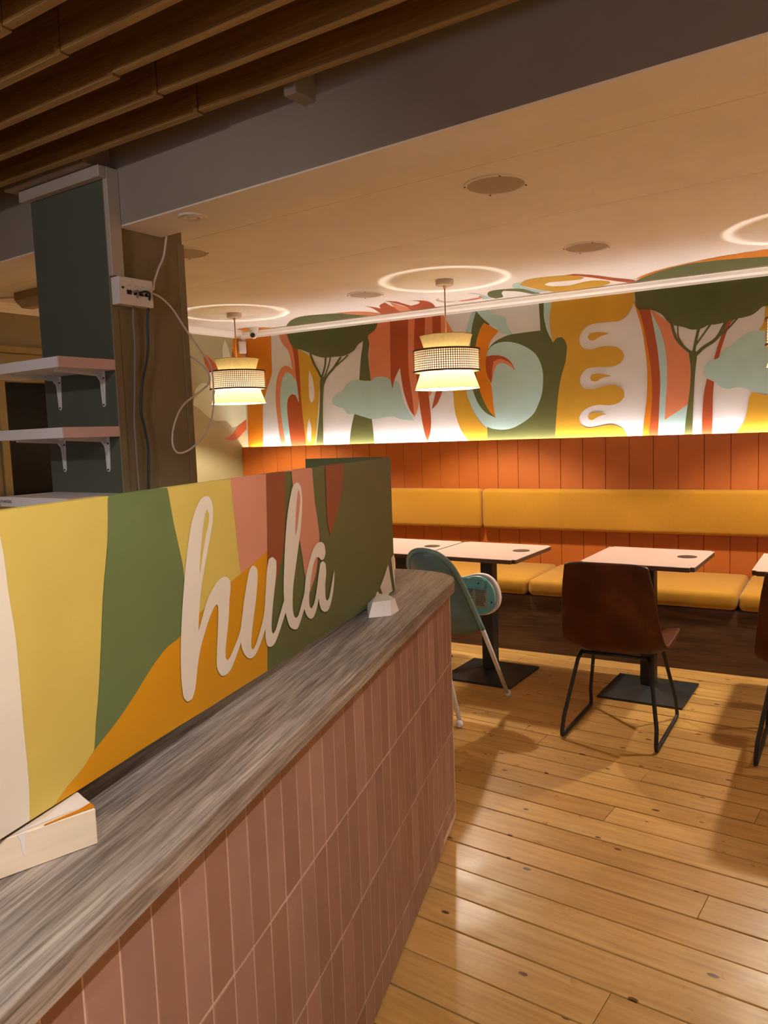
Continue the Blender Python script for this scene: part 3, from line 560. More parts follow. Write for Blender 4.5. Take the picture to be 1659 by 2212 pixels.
def cornice(name, L):
    bm = bmesh.new()
    extrude_profile(bm, [(0, 0), (0, -.058), (-.012, -.058), (-.017, -.045), (-.034, -.032), (-.046, -.013), (-.056, -.010), (-.056, 0)], 0, L)
    return obj(name, bm, MT['cornice'], None, kind='structure')
c = cornice('trim_1', 8.2)
M = Matrix.Translation(WALL_O) @ Matrix.Rotation(WALL_R, 4, 'Z') @ Matrix.Translation((0, .08, ZC)); c.matrix_world = M
c = cornice('trim_2', 3.9); c.matrix_world = Matrix.Translation((-5.05, 1.3, ZC)) @ Matrix.Rotation(PI/2, 4, 'Z') 

# window in the left wall
win = mkbox('window_1', (-5.19, -5.13, 2.957, 3.95, 1.135, 1.90), MT['glass_dark'], None, kind='structure')
for nm, e in (('window_frame', (-5.13, -5.03, 2.90, 2.957, 1.10, 1.94)), ('window_frame', (-5.13, -5.03, 3.95, 4.01, 1.10, 1.94)),
              ('architrave', (-5.06, -4.985, 2.72, 4.1, 2.085, 2.13)), ('architrave', (-5.06, -5.01, 2.72, 4.1, 1.985, 2.085)),
              ('architrave', (-5.06, -5.0, 2.72, 4.1, 1.94, 1.985)), ('window_sill', (-5.14, -4.97, 2.86, 4.05, 1.095, 1.135))):
    mkbox(nm, e, MT['frame_olive'], win, .005, 1)

# ------------------------------------------------------------------ panelling and its light
pn = bpy.data.objects.new('trim_3', None); link(pn); pn.location = WALL_O; pn.rotation_euler = (0, 0, WALL_R); pn['kind'] = 'structure'
mkbox('panel_backing', (0.005, 8.15, .0125, .079, 0, 1.345), MT['groove'], pn)
mkbox('light_stop_lip', (0.005, 8.15, .0124, .020, 1.344, 1.3865), MT['groove'], pn)  # added strip behind the boards, stops LED light leaking through gaps
pboard = None
x = 2.313-.1597*15; i = 0
while x < 8.0:
    a, b = max(x, .003)+.0014, x+.1597-.0014
    if b-a > .02:
        bm = bmesh.new(); box(bm, -(b-a)/2, (b-a)/2, 0, .0125, 0, 1.387, .0018, 1)
        if pboard is None or i == 1: pboard = obj('panel_board', bm, MT['orange_panel'], pn); o = pboard
        else: bm.free(); o = pboard.copy(); COL.objects.link(o); o.parent = pn
        o.location = ((a+b)/2, 0, 0); i += 1
    x += .1597
t = thing('led_strip', 'glowing warm white LED strip along the ledge on top of the orange panelling', 'light strip', WALL_O, WALL_R)
mkbox('strip_tape', (.05, 8.1, .030, .070, 1.3455, 1.349), MT['white_plastic'], t)
mkbox('strip_diffuser', (.05, 8.1, .040, .056, 1.3492, 1.356), emit('led_glow', (1.0, .95, .87), LED_W/(PI*8.05*.03)), t)

# ------------------------------------------------------------------ banquette
bq = thing('banquette', 'long mustard yellow upholstered bench with dark wood plinth against the orange panelling', 'bench', WALL_O, WALL_R)
mkbox('plinth', (.02, 8.1, -.635, -.615, 0, .375), MT['plinth_wood'], bq, .001, 1)
mkbox('carcass', (.02, 8.1, -.614, -.002, .30, .378), MT['plinth_wood'], bq)
def pad(name, x0, x1, y0, y1, z0, z1, r, slope=0.0):
    bm = bmesh.new(); box(bm, x0, x1, y0, y1, z0, z1, r, 4)
    for v in bm.verts:
        u = (v.co.x-x0)/(x1-x0)*2-1; w_ = (v.co.y-y0)/(y1-y0)
        top = max(0, (v.co.z-z0)/(z1-z0))
        v.co.z += top*(.006*(1-u**4)+slope*w_)
    return obj(name, bm, MT['mustard'], bq, True)
sx = [.02, .410, 1.671, 2.930, 4.191, 5.45, 6.71, 8.08]
for a, b in zip(sx, sx[1:]): pad('seat_pad', a+.003, b-.003, -.66, -.004, .379, .484, .035)
bx = [.02, 2.373, 4.75, 6.9, 8.08]
for a, b in zip(bx, bx[1:]):
    bm = bmesh.new(); box(bm, a+.003, b-.003, -.095, -.003, .735, 1.028, .03, 4); obj('back_pad', bm, MT['mustard'], bq, True)

# ------------------------------------------------------------------ counter
rim = [(-2.1, .007), (.30, .007), (.80, .007), (.871, .008), (.907, .016), (.955, .038), (1.006, .078), (1.04, .134), (1.065, .205), (1.079, .284), (1.08, .38), (1.062, .48), (1.02, .56), (.94, .615), (.82, .64), (-2.1, .64)]
ct = thing('service_counter', 'service counter clad in upright terracotta tiles with pale pink grout', 'counter', CNT_O, CNT_R)
def inset(P, d):
    out = []
    for i, p in enumerate(P):
        a = Vector(P[max(i-1, 0)]); b = Vector(P[min(i+1, len(P)-1)]); t_ = (b-a).normalized()
        out.append(Vector(p)+Vector((-t_.y, t_.x))*d)
    return out
rimt = [(x+(.050 if x > .8 else 0), y) for x, y in rim]      # the cladding sits further out round the nose
core = [tuple(p) for p in inset(rimt, .0278)]
core[0] = (-2.1, .0348); core[-1] = (-2.1, .604)
bm = bmesh.new(); prism(bm, core, .012, .884); obj('carcass', bm, MT['grout'], ct)
tl = [Vector(p) for p in inset(rimt[:-1], .035)]
# walk along the cladding line from the far corner both ways so that joints fall where they do in the photo
def walk(P, step, start):
    L = [0]
    for a, b in zip(P, P[1:]): L.append(L[-1]+(b-a).length)
    s = start; out = []
    def at(d):
        for k in range(len(P)-1):
            if d <= L[k+1]: return P[k].lerp(P[k+1], (d-L[k])/(L[k+1]-L[k]))
        return P[-1]
    while s+step < L[-1]:
        out.append((at(s), at(s+step))); s += step
    return out
bandsz = [(.1045, .3585), (.3625, .6135), (.6175, .882)]
tmesh = {}
TW = .0690
for k, (p, q) in enumerate(walk(tl, TW, 2.1+(.1437-.0690*29)-.0)):
    mid = (p+q)/2; ang = math.atan2(q.y-p.y, q.x-p.x)
    low = (.038 if (.72 < mid.x and mid.y < .2) else .006, .1005)
    for z0, z1 in [low]+bandsz:
        key = (round(z1-z0, 4))
        if key not in tmesh:
            bm = bmesh.new(); box(bm, -TW/2+.0017, TW/2-.0017, -.0085, -.0048, -(z1-z0)/2, (z1-z0)/2, .0012, 1)
            o = obj('tile', bm, MT['tile'], ct); tmesh[key] = o
        else:
            o = tmesh[key].copy(); COL.objects.link(o); o.parent = ct
        o.location = (mid.x, mid.y, (z0+z1)/2)
        o.rotation_euler = (random.uniform(-.004, .004), 0, ang+random.uniform(-.008, .008))
bm = bmesh.new(); prism(bm, rim, .886, .93)
wt = obj('worktop', bm, MT['worktop'], None)
md = wt.modifiers.new('bevel', 'BEVEL'); md.width = .0025; md.segments = 2; md.limit_method = 'ANGLE'
wt.location = CNT_O; wt.rotation_euler = (0, 0, CNT_R)
tag(wt, 'grey-brown wood-grain worktop with rounded far end on the tiled counter', 'worktop')

# ------------------------------------------------------------------ painted sign
SGN_Y = .17
sg = thing('painted_sign', 'long painted board with the white script word on colour blocks, standing on the counter', 'sign', CNT_O, CNT_R)
sgx = lambda xx: .951-.031*xx
bm = bmesh.new()
x0, x1 = -1.75, .656
vs = [bm.verts.new(p) for p in ((x0, SGN_Y, sgx(x0)), (x1, SGN_Y, sgx(x1)), (x1, SGN_Y, 1.382), (x0, SGN_Y, 1.382), (x0, SGN_Y+.018, sgx(x0)), (x1, SGN_Y+.018, sgx(x1)), (x1, SGN_Y+.018, 1.382), (x0, SGN_Y+.018, 1.382))]
for q in ((0, 1, 2, 3), (5, 4, 7, 6), (4, 0, 3, 7), (3, 2, 6, 7), (4, 5, 1, 0)): bm.faces.new([vs[i] for i in q])
f = bm.faces.new([vs[i] for i in (1, 5, 6, 2)]); f.material_index = 1
obj('board', bm, [MT['p_signgreen'], MT['p_cream']], sg)
for k, coat in enumerate(SIGN_PAINT):
    painted('colour_block', [coat], lambda u, v, d: (u, SGN_Y-d, v), sg, 0, .0003+.00015*k, (x0, x1-.001, lambda u: sgx(u)+.0005, 1.3815))
lt = painted('lettering', LETTERING, lambda u, v, d: (u, SGN_Y-d, v), sg, .0002, .0026)
lt['label'] = 'white brush script word hula'
bm = bmesh.new(); tops = [(-1.75, -.871, 0), (-.871, -.711, 1), (-.711, -.484, 0), (-.484, -.321, 2), (-.321, -.221, 3), (-.186, -.056, 2), (.038, .18, 3)]
bm.free()
for a, b, m in tops: mkbox('painted_top_edge', (a, b, SGN_Y-.0005, SGN_Y+.018, 1.3815, 1.3832), [MT['p_yellow'], MT['p_lightgreen'], MT['p_pink'], MT['p_brown']][m], sg)

sb = mkbox('sign_return', (.655, .673, .192, .475, .931, 1.384), MT['p_signgreen'], None, .001, 1)
sb.location = CNT_O; sb.rotation_euler = (0, 0, CNT_R)
tag(sb, 'plain dark green board standing square behind the far end of the painted sign', 'board')

def hull(name, pts, mat, bev=.001):
    bm = bmesh.new(); vs = [bm.verts.new(p) for p in pts]; r = bmesh.ops.convex_hull(bm, input=vs)
    bmesh.ops.delete(bm, geom=[v for v in bm.verts if not v.link_faces], context='VERTS')
    return obj(name, bm, mat)
wd = thing('wooden_wedge', 'raw pine wedge with white paint drips under the near end of the sign', 'wedge', CNT_O, CNT_R)
bm = bmesh.new(); prism(bm, [(-1.022, .114), (-.985, .1685), (-.985, .235), (-1.38, .355), (-1.38, .345), (-1.118, .176)], .9305, .9795)
o = obj('block', bm, MT['raw_pine'], wd); md = o.modifiers.new('bevel', 'BEVEL'); md.width = .0012; md.segments = 1
bm = bmesh.new()
for pts, z in (([(-1.012, .128), (-.988, .1675), (-1.03, .1675), (-1.075, .158)], .9799), ([(-1.036, .140), (-1.006, .150), (-1.06, .163), (-1.11, .173)], .9801)):
    f = bm.faces.new([bm.verts.new((a, b, z)) for a, b in pts])
    if f.normal.z < 0: f.normal_flip()
o = obj('paint_streak', bm, MT['paper'], wd)
bm = bmesh.new(); f = bm.faces.new([bm.verts.new((p_[0], p_[1], .9803)) for p_ in ((-1.020, .116), (-1.010, .131), (-1.030, .133), (-1.075, .151), (-1.078, .149), (-1.040, .128))])
if f.normal.z < 0: f.normal_flip()
o2 = obj('paint_streak', bm, MT['p_orange'], wd); o2['label'] = 'orange paint smear on the pine wedge'; o['label'] = 'white paint streaks on the pine wedge'
dn = Vector((-.096, .062)).normalized(); nn = Vector((-dn.y, dn.x)); nn = nn if nn.y < 0 else -nn
bm = bmesh.new(); p0 = Vector((-1.022, .114))+dn*.092
prof = [(-.006, .9795), (.007, .9795), (.003, .972), (.002, .956), (0, .950), (-.002, .956), (-.003, .972)]
bm.faces.new([bm.verts.new((*(p0+dn*a+nn*.0006), z)) for a, z in prof]); o = obj('paint_drip', bm, MT['paper'], wd); o['label'] = 'white paint drip on the pine wedge'
o = hull('wooden_wedge', [(.335, .1685, .931), (.257, .138, .931), (.295, .082, .931), (.36, .075, .931), (.45, .12, .931), (.46, .1685, .931), (.345, .1685, .952), (.300, .138, .968), (.345, .096, .966), (.39, .095, .962), (.44, .135, .964), (.45, .1685, .962)], MT['paper'])
o.location = CNT_O; o.rotation_euler = (0, 0, CNT_R)
tag(o, 'white-painted faceted wood wedge at the foot of the sign near the rounded end', 'wedge')

# ------------------------------------------------------------------ slatted raft
SL = thing('slat_raft', 'raft of brown stained timber slats hung below the ceiling over the counter', 'ceiling slats', (0, 0, 0), math.radians(.9))
smesh = None
for k in range(17):
    y = 1.805-.1548*k
    for x0, x1 in ((-5.0, -1.799), (-1.793, 3.0)):
        bm = bmesh.new()
        box(bm, x0-(x0+x1)/2, x1-(x0+x1)/2, -.024, 0, 0, .14)
        box(bm, x0-(x0+x1)/2, x1-(x0+x1)/2, -.0245, .0005, -.002, .0, mi=1)
        o = obj('slat', bm, [MT['slat'], MT['slat_edge']], SL)
        o.location = ((x0+x1)/2, y+random.uniform(-.003, .003), 2.448+(.004 if x0 > -2 else 0)+random.uniform(-.002, .002))
for bxx in (-4.2, -1.7, .6, 2.6):
    mkbox('batten', (bxx-.03, bxx+.03, -.75, 1.80, 2.587, 2.64), MT['slat'], SL)
    for yy in (-.6, .9): mkbox('hanger', (bxx-.008, bxx+.008, yy-.008, yy+.008, 2.639, 2.782), MT['black_metal'], SL)

# ------------------------------------------------------------------ pillar: shelves, socket box, trunking, cables
labels = [('ME:', -2.797), ('S', -2.797), ('POWDERS', -2.797)]
names = ['topmost white shelf with pink end on two brackets on the green pillar', 'middle white shelf with pink end on two brackets on the green pillar', 'lowest white shelf, labelled POWDERS, on the green pillar behind the sign']
for k, ztop in enumerate((1.767, 1.523, 1.274)):
    sh = thing('wall_shelf', names[k], 'shelf', (0, 0, ztop), 0, 'shelves on the pillar')
    mkbox('shelf_board', (-2.891 if k == 2 else -3.04, -2.4585, 1.640, 1.8725, -.037, 0), MT['shelf_white'], sh, .001, 1)
    mkbox('end_panel', (-2.4584, -2.453, 1.638, 1.8725, -.0375, .0005), MT['pink_edge'], sh, .001, 1)
    bxs = (-2.532, -2.808)
    for bx_ in bxs:
        bm = bmesh.new()
        # back leg: tapered pressed-steel channel with a rounded foot, and the arm under the board
        prof = [(-.017, 0), (-.0095, -.122), (-.006, -.129), (0, -.132), (.006, -.129), (.0095, -.122), (.017, 0)]
        A = [bm.verts.new((a, 1.8695, -.037+z)) for a, z in prof]; B = [bm.verts.new((a, 1.8725, -.037+z)) for a, z in prof]
        n = len(A); bm.faces.new(A[::-1]); bm.faces.new(B)
        for i in range(n): bm.faces.new((A[i], A[(i+1) % n], B[(i+1) % n], B[i]))
        prof = [(1.8725, -.0005), (1.677, -.0005), (1.677, -.008), (1.848, -.018), (1.861, -.034), (1.8695, -.12), (1.8725, -.12)]
        C_ = [bm.verts.new((-.0045, y, -.0375+z)) for y, z in prof]; D_ = [bm.verts.new((.0045, y, -.0375+z)) for y, z in prof]
        n = len(C_); bm.faces.new(C_); bm.faces.new(D_[::-1])
        for i in range(n): bm.faces.new((C_[i], D_[i], D_[(i+1) % n], C_[(i+1) % n]))
        box(bm, -.013, .013, 1.667, 1.870, -.040, -.0375)
        bmesh.ops.recalc_face_normals(bm, faces=bm.faces)
        br = obj('bracket', bm, MT['white_metal'], sh); br.location = (bx_, 0, 0)
        for dx, dz in ((.009, -.062), (-.009, -.078), (0, -.16)):
            bm = bmesh.new(); cyl(bm, .0038, 0, .002, 8, Matrix.Translation((dx, 1.8696, dz)) @ Matrix.Rotation(PI/2, 4, 'X')); obj('screw', bm, MT['black'], br)
    if k < 2: lx = {0: (-3.02, -2.883), 1: (-3.02, -2.885)}[k]
    else: lx = (-2.887, -2.821)
    mkbox('label_sticker', (lx[0], lx[1], 1.6392, 1.64, -.032, -.006), MT['white_plastic'], sh)
    me = wtext(labels[k][0], .0155); me.materials.append(MT['black'])
    o = bpy.data.objects.new('label_text', me); link(o, sh); o.rotation_euler = (PI/2, 0, 0)
    o.location = ((-2.884 if k == 2 else (-2.915 if k == 0 else -2.895)), 1.639, -.026)

sk = thing('socket_box', 'white network socket box with plugged cables on the olive side of the pillar', 'socket', (PX1, 1.954, 2.015))
mkbox('back_box', (0, .038, -.076, .076, -.049, .049), MT['white_plastic'], sk, .003, 2)
mkbox('face_plate', (.038, .046, -.077, .077, -.05, .05), MT['white_plastic'], sk, .003, 2)
for yy in (-.033, -.003, .022, .047): mkbox('port', (.0462, .0475, yy-.010, yy+.010, -.012, .004), MT['black'], sk)
for yy in (-.060,): mkbox('screw', (.0462, .048, yy-.004, yy+.004, .006, .014), MT['black'], sk)
for yy in (-.03, 0, .03): mkbox('port_icon', (.0462, .0468, yy-.006, yy+.006, .018, .024), MT['rose_grey'], sk)
tr = mkbox('cable_trunking', (PX1+.001, PX1+.024, 1.871, 1.924, 2.067, 2.449), MT['trunking'], None, .002, 1)
tag(tr, 'upright white cable trunking from ceiling to the socket box on the pillar', 'trunking')
tr = mkbox('cable_trunking', (PX0-.02, PX1+.024, 1.838, 1.8705, 2.408, 2.4485), MT['trunking'], None, .003, 1)
tag(tr, 'horizontal white cable trunking along the top of the green pillar face', 'trunking')
def cable(pts, rad, mat, label, n=5):
    bm = bmesh.new(); tube(bm, catmull(pts, n), rad, 8); tag(obj('cable', bm, mat, None), label, 'cable')
X = PX1
cab_grey = paint('grey_cable', rgb(128, 112, 108), .5, .03, 9, 0); cab_teal = paint('teal_cable', rgb(10, 44, 48), .45, .03, 9, 0); cab_white = paint('white_cable', rgb(206, 194, 186), .5, .03, 9, 0)
cable([(X+.052, 1.9310, 2.0108), (X+.062, 1.9485, 2.0149), (X+.04, 1.9568, 1.9912), (X+.02, 1.9568, 1.9572), (X+.018, 1.9526, 1.9077), (X+.017, 1.9557, 1.8417), (X+.016, 1.9485, 1.7416), (X+.016, 1.9361, 1.6075), (X+.017, 1.9289, 1.5394), (X+.018, 1.9279, 1.4559), (X+.018, 1.9279, 1.3713), (X+.018, 1.9310, 1.0887), (X+.016, 1.9289, 0.0200)], .0042, cab_grey, 'grey cable hanging straight down the pillar from the left port')
cable([(X+.052, 1.9599, 2.0119), (X+.07, 1.9805, 2.0170), (X+.06, 2.0032, 2.0088), (X+.035, 2.0156, 1.9799), (X+.022, 2.0156, 1.9128), (X+.02, 2.0135, 1.8293), (X+.019, 2.0011, 1.7602), (X+.018, 1.9794, 1.6921), (X+.018, 1.9671, 1.6240), (X+.018, 1.9629, 1.5735), (X+.018, 1.9764, 1.5054), (X+.018, 1.9856, 1.4363), (X+.018, 1.9805, 1.3682), (X+.018, 1.9702, 1.0887), (X+.016, 1.9753, 0.0200)], .0046, cab_teal, 'dark teal cable hanging in a wavy line down the pillar')
cable([(X+.03, 2.1321, 2.2739), (X+.012, 2.1290, 2.1975), (X+.012, 2.1166, 2.1645), (X+.02, 2.0867, 2.1233), (X+.035, 2.0475, 2.0603), (X+.058, 2.0238, 2.0335), (X+.062, 1.9929, 2.0201), (X+.050, 1.9774, 2.0119)], .0042, cab_white, 'white cable dropping from the beam to the socket box')
cable([(X+.050, 2.0021, 2.0108), (X+.062, 2.0114, 2.0149), (X+.055, 2.0341, 2.0149), (X+.05, 2.0723, 2.0036), (X+.05, 2.1187, 1.9706), (X+.05, 2.1641, 1.9170), (X+.05, 2.2157, 1.8582), (X+.05, 2.2683, 1.8045), (X+.05, 2.3002, 1.7633), (X+.05, 2.3095, 1.7199), (X+.05, 2.3075, 1.6467), (X+.05, 2.3023, 1.5910), (X+.05, 2.2765, 1.5178), (X+.05, 2.2229, 1.4641), (X+.05, 2.1631, 1.4260), (X+.05, 2.1104, 1.4136), (X+.05, 2.0847, 1.4291), (X+.05, 2.0764, 1.4683), (X+.05, 2.0929, 1.5301), (X+.05, 2.1383, 1.5972), (X+.05, 2.2126, 1.6446), (X+.05, 2.2796, 1.6859), (X+.04, 2.3013, 1.7199), (X+.03, 2.2941, 1.7519), (X+.01, 2.2590, 1.7880), (X-.02, 2.2404, 1.8107), (X-.05, 2.2404, 1.8210)], .0038, cab_white, 'pale cable coiled in a big loop over the pillar edge', 4)

# ------------------------------------------------------------------ pendants
def pendant():
    root = thing('pendant_lamp', '', 'pendant lamp', (0, 0, ZC), 0, 'pendant lamps over the tables')
    bm = bmesh.new(); lathe(bm, [(.0, -.034), (.05, -.034), (.056, -.030), (.057, -.003), (.057, 0)], 32); lathe(bm, [(.011, -.034), (.009, -.052), (.0, -.052)], 12)
    obj('ceiling_rose', bm, MT['rose_grey'], root, True)
    bm = bmesh.new(); tube(bm, [(0, 0, -.05), (0, 0, -.49)], .0042, 8); obj('cord', bm, MT['cord'], root)
    bm = bmesh.new(); lathe(bm, [(.166, -.345), (.137, -.436)], 48); o = obj('upper_shade', bm, MT['cream_fabric'], root, True)
    bm = bmesh.new(); lathe(bm, [(.168, -.574), (.205, -.678)], 48); o = obj('lower_shade', bm, MT['cream_fabric'], root, True)
    bm = bmesh.new(); lathe(bm, [(.2035, -.436), (.2035, -.570)], 48); lathe(bm, [(.137, -.4365), (.2035, -.4365)], 48); lathe(bm, [(.168, -.5735), (.2035, -.5700)], 48)
    o = obj('shade_lining', bm, MT['lining'], root, True)
    bm = bmesh.new()
    tube(bm, [(.206*math.cos(2*PI*i/48), .206*math.sin(2*PI*i/48), -.678) for i in range(49)], .0016, 5, caps=False)
    tube(bm, [(.167*math.cos(2*PI*i/48), .167*math.sin(2*PI*i/48), -.345) for i in range(49)], .0016, 5, caps=False)
    obj('shade_wire', bm, MT['cane'], root)
    # woven cane band: open lattice with square eyes
    bm = bmesh.new(); NC, NR = 92, 9; z0, z1 = -.566, -.440; r = .2125
    def strip(a, b, zz0, zz1, rr):
        q = [bm.verts.new((rr*math.cos(t), rr*math.sin(t), z)) for t, z in ((a, zz0), (b, zz0), (b, zz1), (a, zz1))]
        bm.faces.new(q)
    for i in range(NC):
        a = 2*PI*i/NC; hw = .0024/r
        strip(a-hw, a+hw, z0, z1, r)
    for k in range(NR+1):
        z = z0+(z1-z0)*k/NR
        for i in range(NC): strip(2*PI*i/NC, 2*PI*(i+1)/NC, z-.0020, z+.0020, r+.0006)
    for k in range(NR):                                         # diagonal strands that knock the corners off the eyes
        za, zb = z0+(z1-z0)*k/NR, z0+(z1-z0)*(k+1)/NR
        for i in range(NC):
            a, b = 2*PI*i/NC, 2*PI*(i+1)/NC; d = .20
            for (ta, zz_a, tb, zz_b, tc, zz_c) in ((a, za, a+(b-a)*.42, za, a, za+(zb-za)*.42), (b, zb, b-(b-a)*.42, zb, b, zb-(zb-za)*.42), (b, za, b-(b-a)*.42, za, b, za+(zb-za)*.42), (a, zb, a+(b-a)*.42, zb, a, zb-(zb-za)*.42)):
                bm.faces.new([bm.verts.new(((r+.0003)*math.cos(t), (r+.0003)*math.sin(t), z)) for t, z in ((ta, zz_a), (tb, zz_b), (tc, zz_c))])
    o = obj('cane_band', bm, MT['cane'], root, False, 'stuff')
    for z in (-.438, -.569):
        bm = bmesh.new(); lathe(bm, [(.2095, z-.0055), (.2145, z-.0055), (.2145, z+.0055), (.2095, z+.0055)], 64, close=True); obj('band_rim', bm, MT['cane_rim'], root)
    bm = bmesh.new(); lathe(bm, [(0, -.441), (.086, -.441), (.086, -.444), (0, -.444)], 32); obj('light_stop_disc', bm, MT['white_metal'], root, True)  # added disc hidden in the neck, cuts the upward light
    bm = bmesh.new(); lathe(bm, [(0, -.455), (.015, -.455), (.015, -.492), (.0205, -.506), (.0295, -.526), (.0295, -.529), (0, -.529)], 20); obj('lamp_holder', bm, MT['white_plastic'], root, True)
    bm = bmesh.new(); lathe(bm, [(.0293, -.5295), (.0297, -.535), (.0285, -.546), (.023, -.558), (.012, -.566), (.0001, -.568)], 20)
    obj('bulb', bm, emit('bulb_glow', (1.0, .88, .71), PENDANT_W/(PI*.0065)), root, True)
    return root
pl = pendant()
plabels = ['cream and woven cane pendant lamp nearest the pillar, before the olive wall', 'cream and woven cane pendant lamp hanging before the rust and salmon stripes of the mural', 'cream and woven cane pendant lamp cut by the right edge of the view', 'cream and woven cane pendant lamp added out of view on the right to balance the light']
for k, (x, y) in enumerate(((-4.316, 4.40), (-2.493, 4.415), (-.45, 4.50), (1.5, 4.60))):  # last pendant is added out of view for light balance
    o = pl if k == 0 else copy_tree(pl)
    o.location = (x, y, ZC); o['label'] = plabels[k]; o.rotation_euler = (0, 0, k*.7)

# ------------------------------------------------------------------ ceiling fittings
def speaker():
    root = thing('ceiling_speaker', '', 'speaker', (0, 0, ZC), 0, 'round speakers in the ceiling')
    bm = bmesh.new(); lathe(bm, [(.125, 0), (.125, -.003), (.120, -.006), (.112, -.006), (.110, -.002), (.110, 0)], 48); obj('bezel', bm, MT['ceiling'], root, True)
    bm = bmesh.new(); disc(bm, .111, -.0025, 48, up=False); obj('grille', bm, MT['speaker_mesh'], root)
    for a in (.6, 2.2, 3.7, 5.3):
        bm = bmesh.new(); cyl(bm, .004, -.0085, -.006, 8, Matrix.Translation((.119*math.cos(a), .119*math.sin(a), 0))); obj('screw', bm, MT['table_edge'], root)
    return root
sp = speaker()
for k, (x, y, lb) in enumerate(((-1.385, 2.875, 'round ceiling speaker nearest the grey beam, the largest in view'), (-1.482, 4.163, 'round ceiling speaker above the yellow part of the mural, right of the middle lamp'),
                                (-3.136, 4.46, 'round ceiling speaker just left of the middle pendant lamp'), (-3.10, 2.83, 'round ceiling speaker half hidden behind the pillar'))):
    o = sp if k == 0 else copy_tree(sp); o.location = (x, y, ZC); o['label'] = lb
t = thing('recessed_fitting', 'small round white ringed fitting under the beam beside the pillar', 'downlight', (-2.144, 2.003, 2.25))
bm = bmesh.new(); lathe(bm, [(.052, 0), (.052, -.004), (.047, -.007), (.040, -.004), (.036, -.004), (.033, -.008), (.027, -.008), (.024, -.004), (.0, -.004)], 32); obj('ring_bezel', bm, MT['white_plastic'], t, True)
bm = bmesh.new(); lathe(bm, [(.017, -.004), (.015, -.008), (0, -.008)], 24); obj('lens', bm, MT['white_plastic'], t, True)

# light fitting near the left wall
t = thing('strip_light', 'unlit translucent strip light on the ceiling left of the pillar', 'light fitting', (-4.36, 2.90, ZC), 0)
mkbox('housing', (-.30, .30, -.06, .06, -.045, 0), MT['frame_olive'], t, .004, 1)
bm = bmesh.new()
A = [bm.verts.new(p) for p in ((-.30, -.055, -.046), (.30, -.055, -.046), (.30, .055, -.046), (-.30, .055, -.046))]
B = [bm.verts.new(p) for p in ((-.26, -.035, -.095), (.26, -.035, -.095), (.26, .035, -.095), (-.26, .035, -.095))]
bm.faces.new(B[::-1])
for i in range(4): bm.faces.new((A[i], A[(i+1) % 4], B[(i+1) % 4], B[i]))
bmesh.ops.recalc_face_normals(bm, faces=bm.faces)
obj('diffuser', bm, MT['speaker_mesh'], t)
cable([(-4.665, 2.90, ZC-.022), (-4.74, 2.88, ZC-.012), (-4.86, 2.85, ZC-.008), (-4.985, 2.83, ZC-.008)], .006, cab_white, 'white cable running along the ceiling to the strip light')

# security camera and motion sensor in the corner
t = thing('security_camera', 'small white security camera hanging from the ceiling in the mural corner', 'camera', (-4.775, 5.09, ZC))
bm = bmesh.new(); lathe(bm, [(.048, 0), (.048, -.012), (.030, -.045), (.022, -.05)], 24); obj('mount', bm, MT['white_plastic'], t, True)
bm = bmesh.new(); bmesh.ops.create_uvsphere(bm, u_segments=20, v_segments=12, radius=.032); bmesh.ops.translate(bm, vec=(0, 0, -.060), verts=bm.verts); hd = obj('head', bm, MT['white_plastic'], t, True)
Ml = Matrix.Translation((0, 0, -.060)) @ (Vector((.55, -1, -.15)).to_track_quat('Z', 'Y').to_matrix().to_4x4())
bm = bmesh.new(); cyl(bm, .028, .012, .036, 20, Ml); obj('collar', bm, MT['white_plastic'], hd, False)
bm = bmesh.new(); cyl(bm, .021, .034, .0375, 20, Ml); obj('lens', bm, MT['black'], hd, False)
t = thing('motion_sensor', 'white box motion sensor below the security camera in the corner', 'sensor', (-5.0, 5.175, 2.27), math.radians(50))
mkbox('housing', (-.034, .034, -.035, .01, -.052, .052), MT['white_plastic'], t, .008, 2)
mkbox('sensor_window', (-.025, .025, -.038, -.034, -.036, .028), MT['shelf_white'], t, .003, 1)
mkbox('swivel', (-.008, .008, .0, .05, .03, .046), MT['white_plastic'], t)

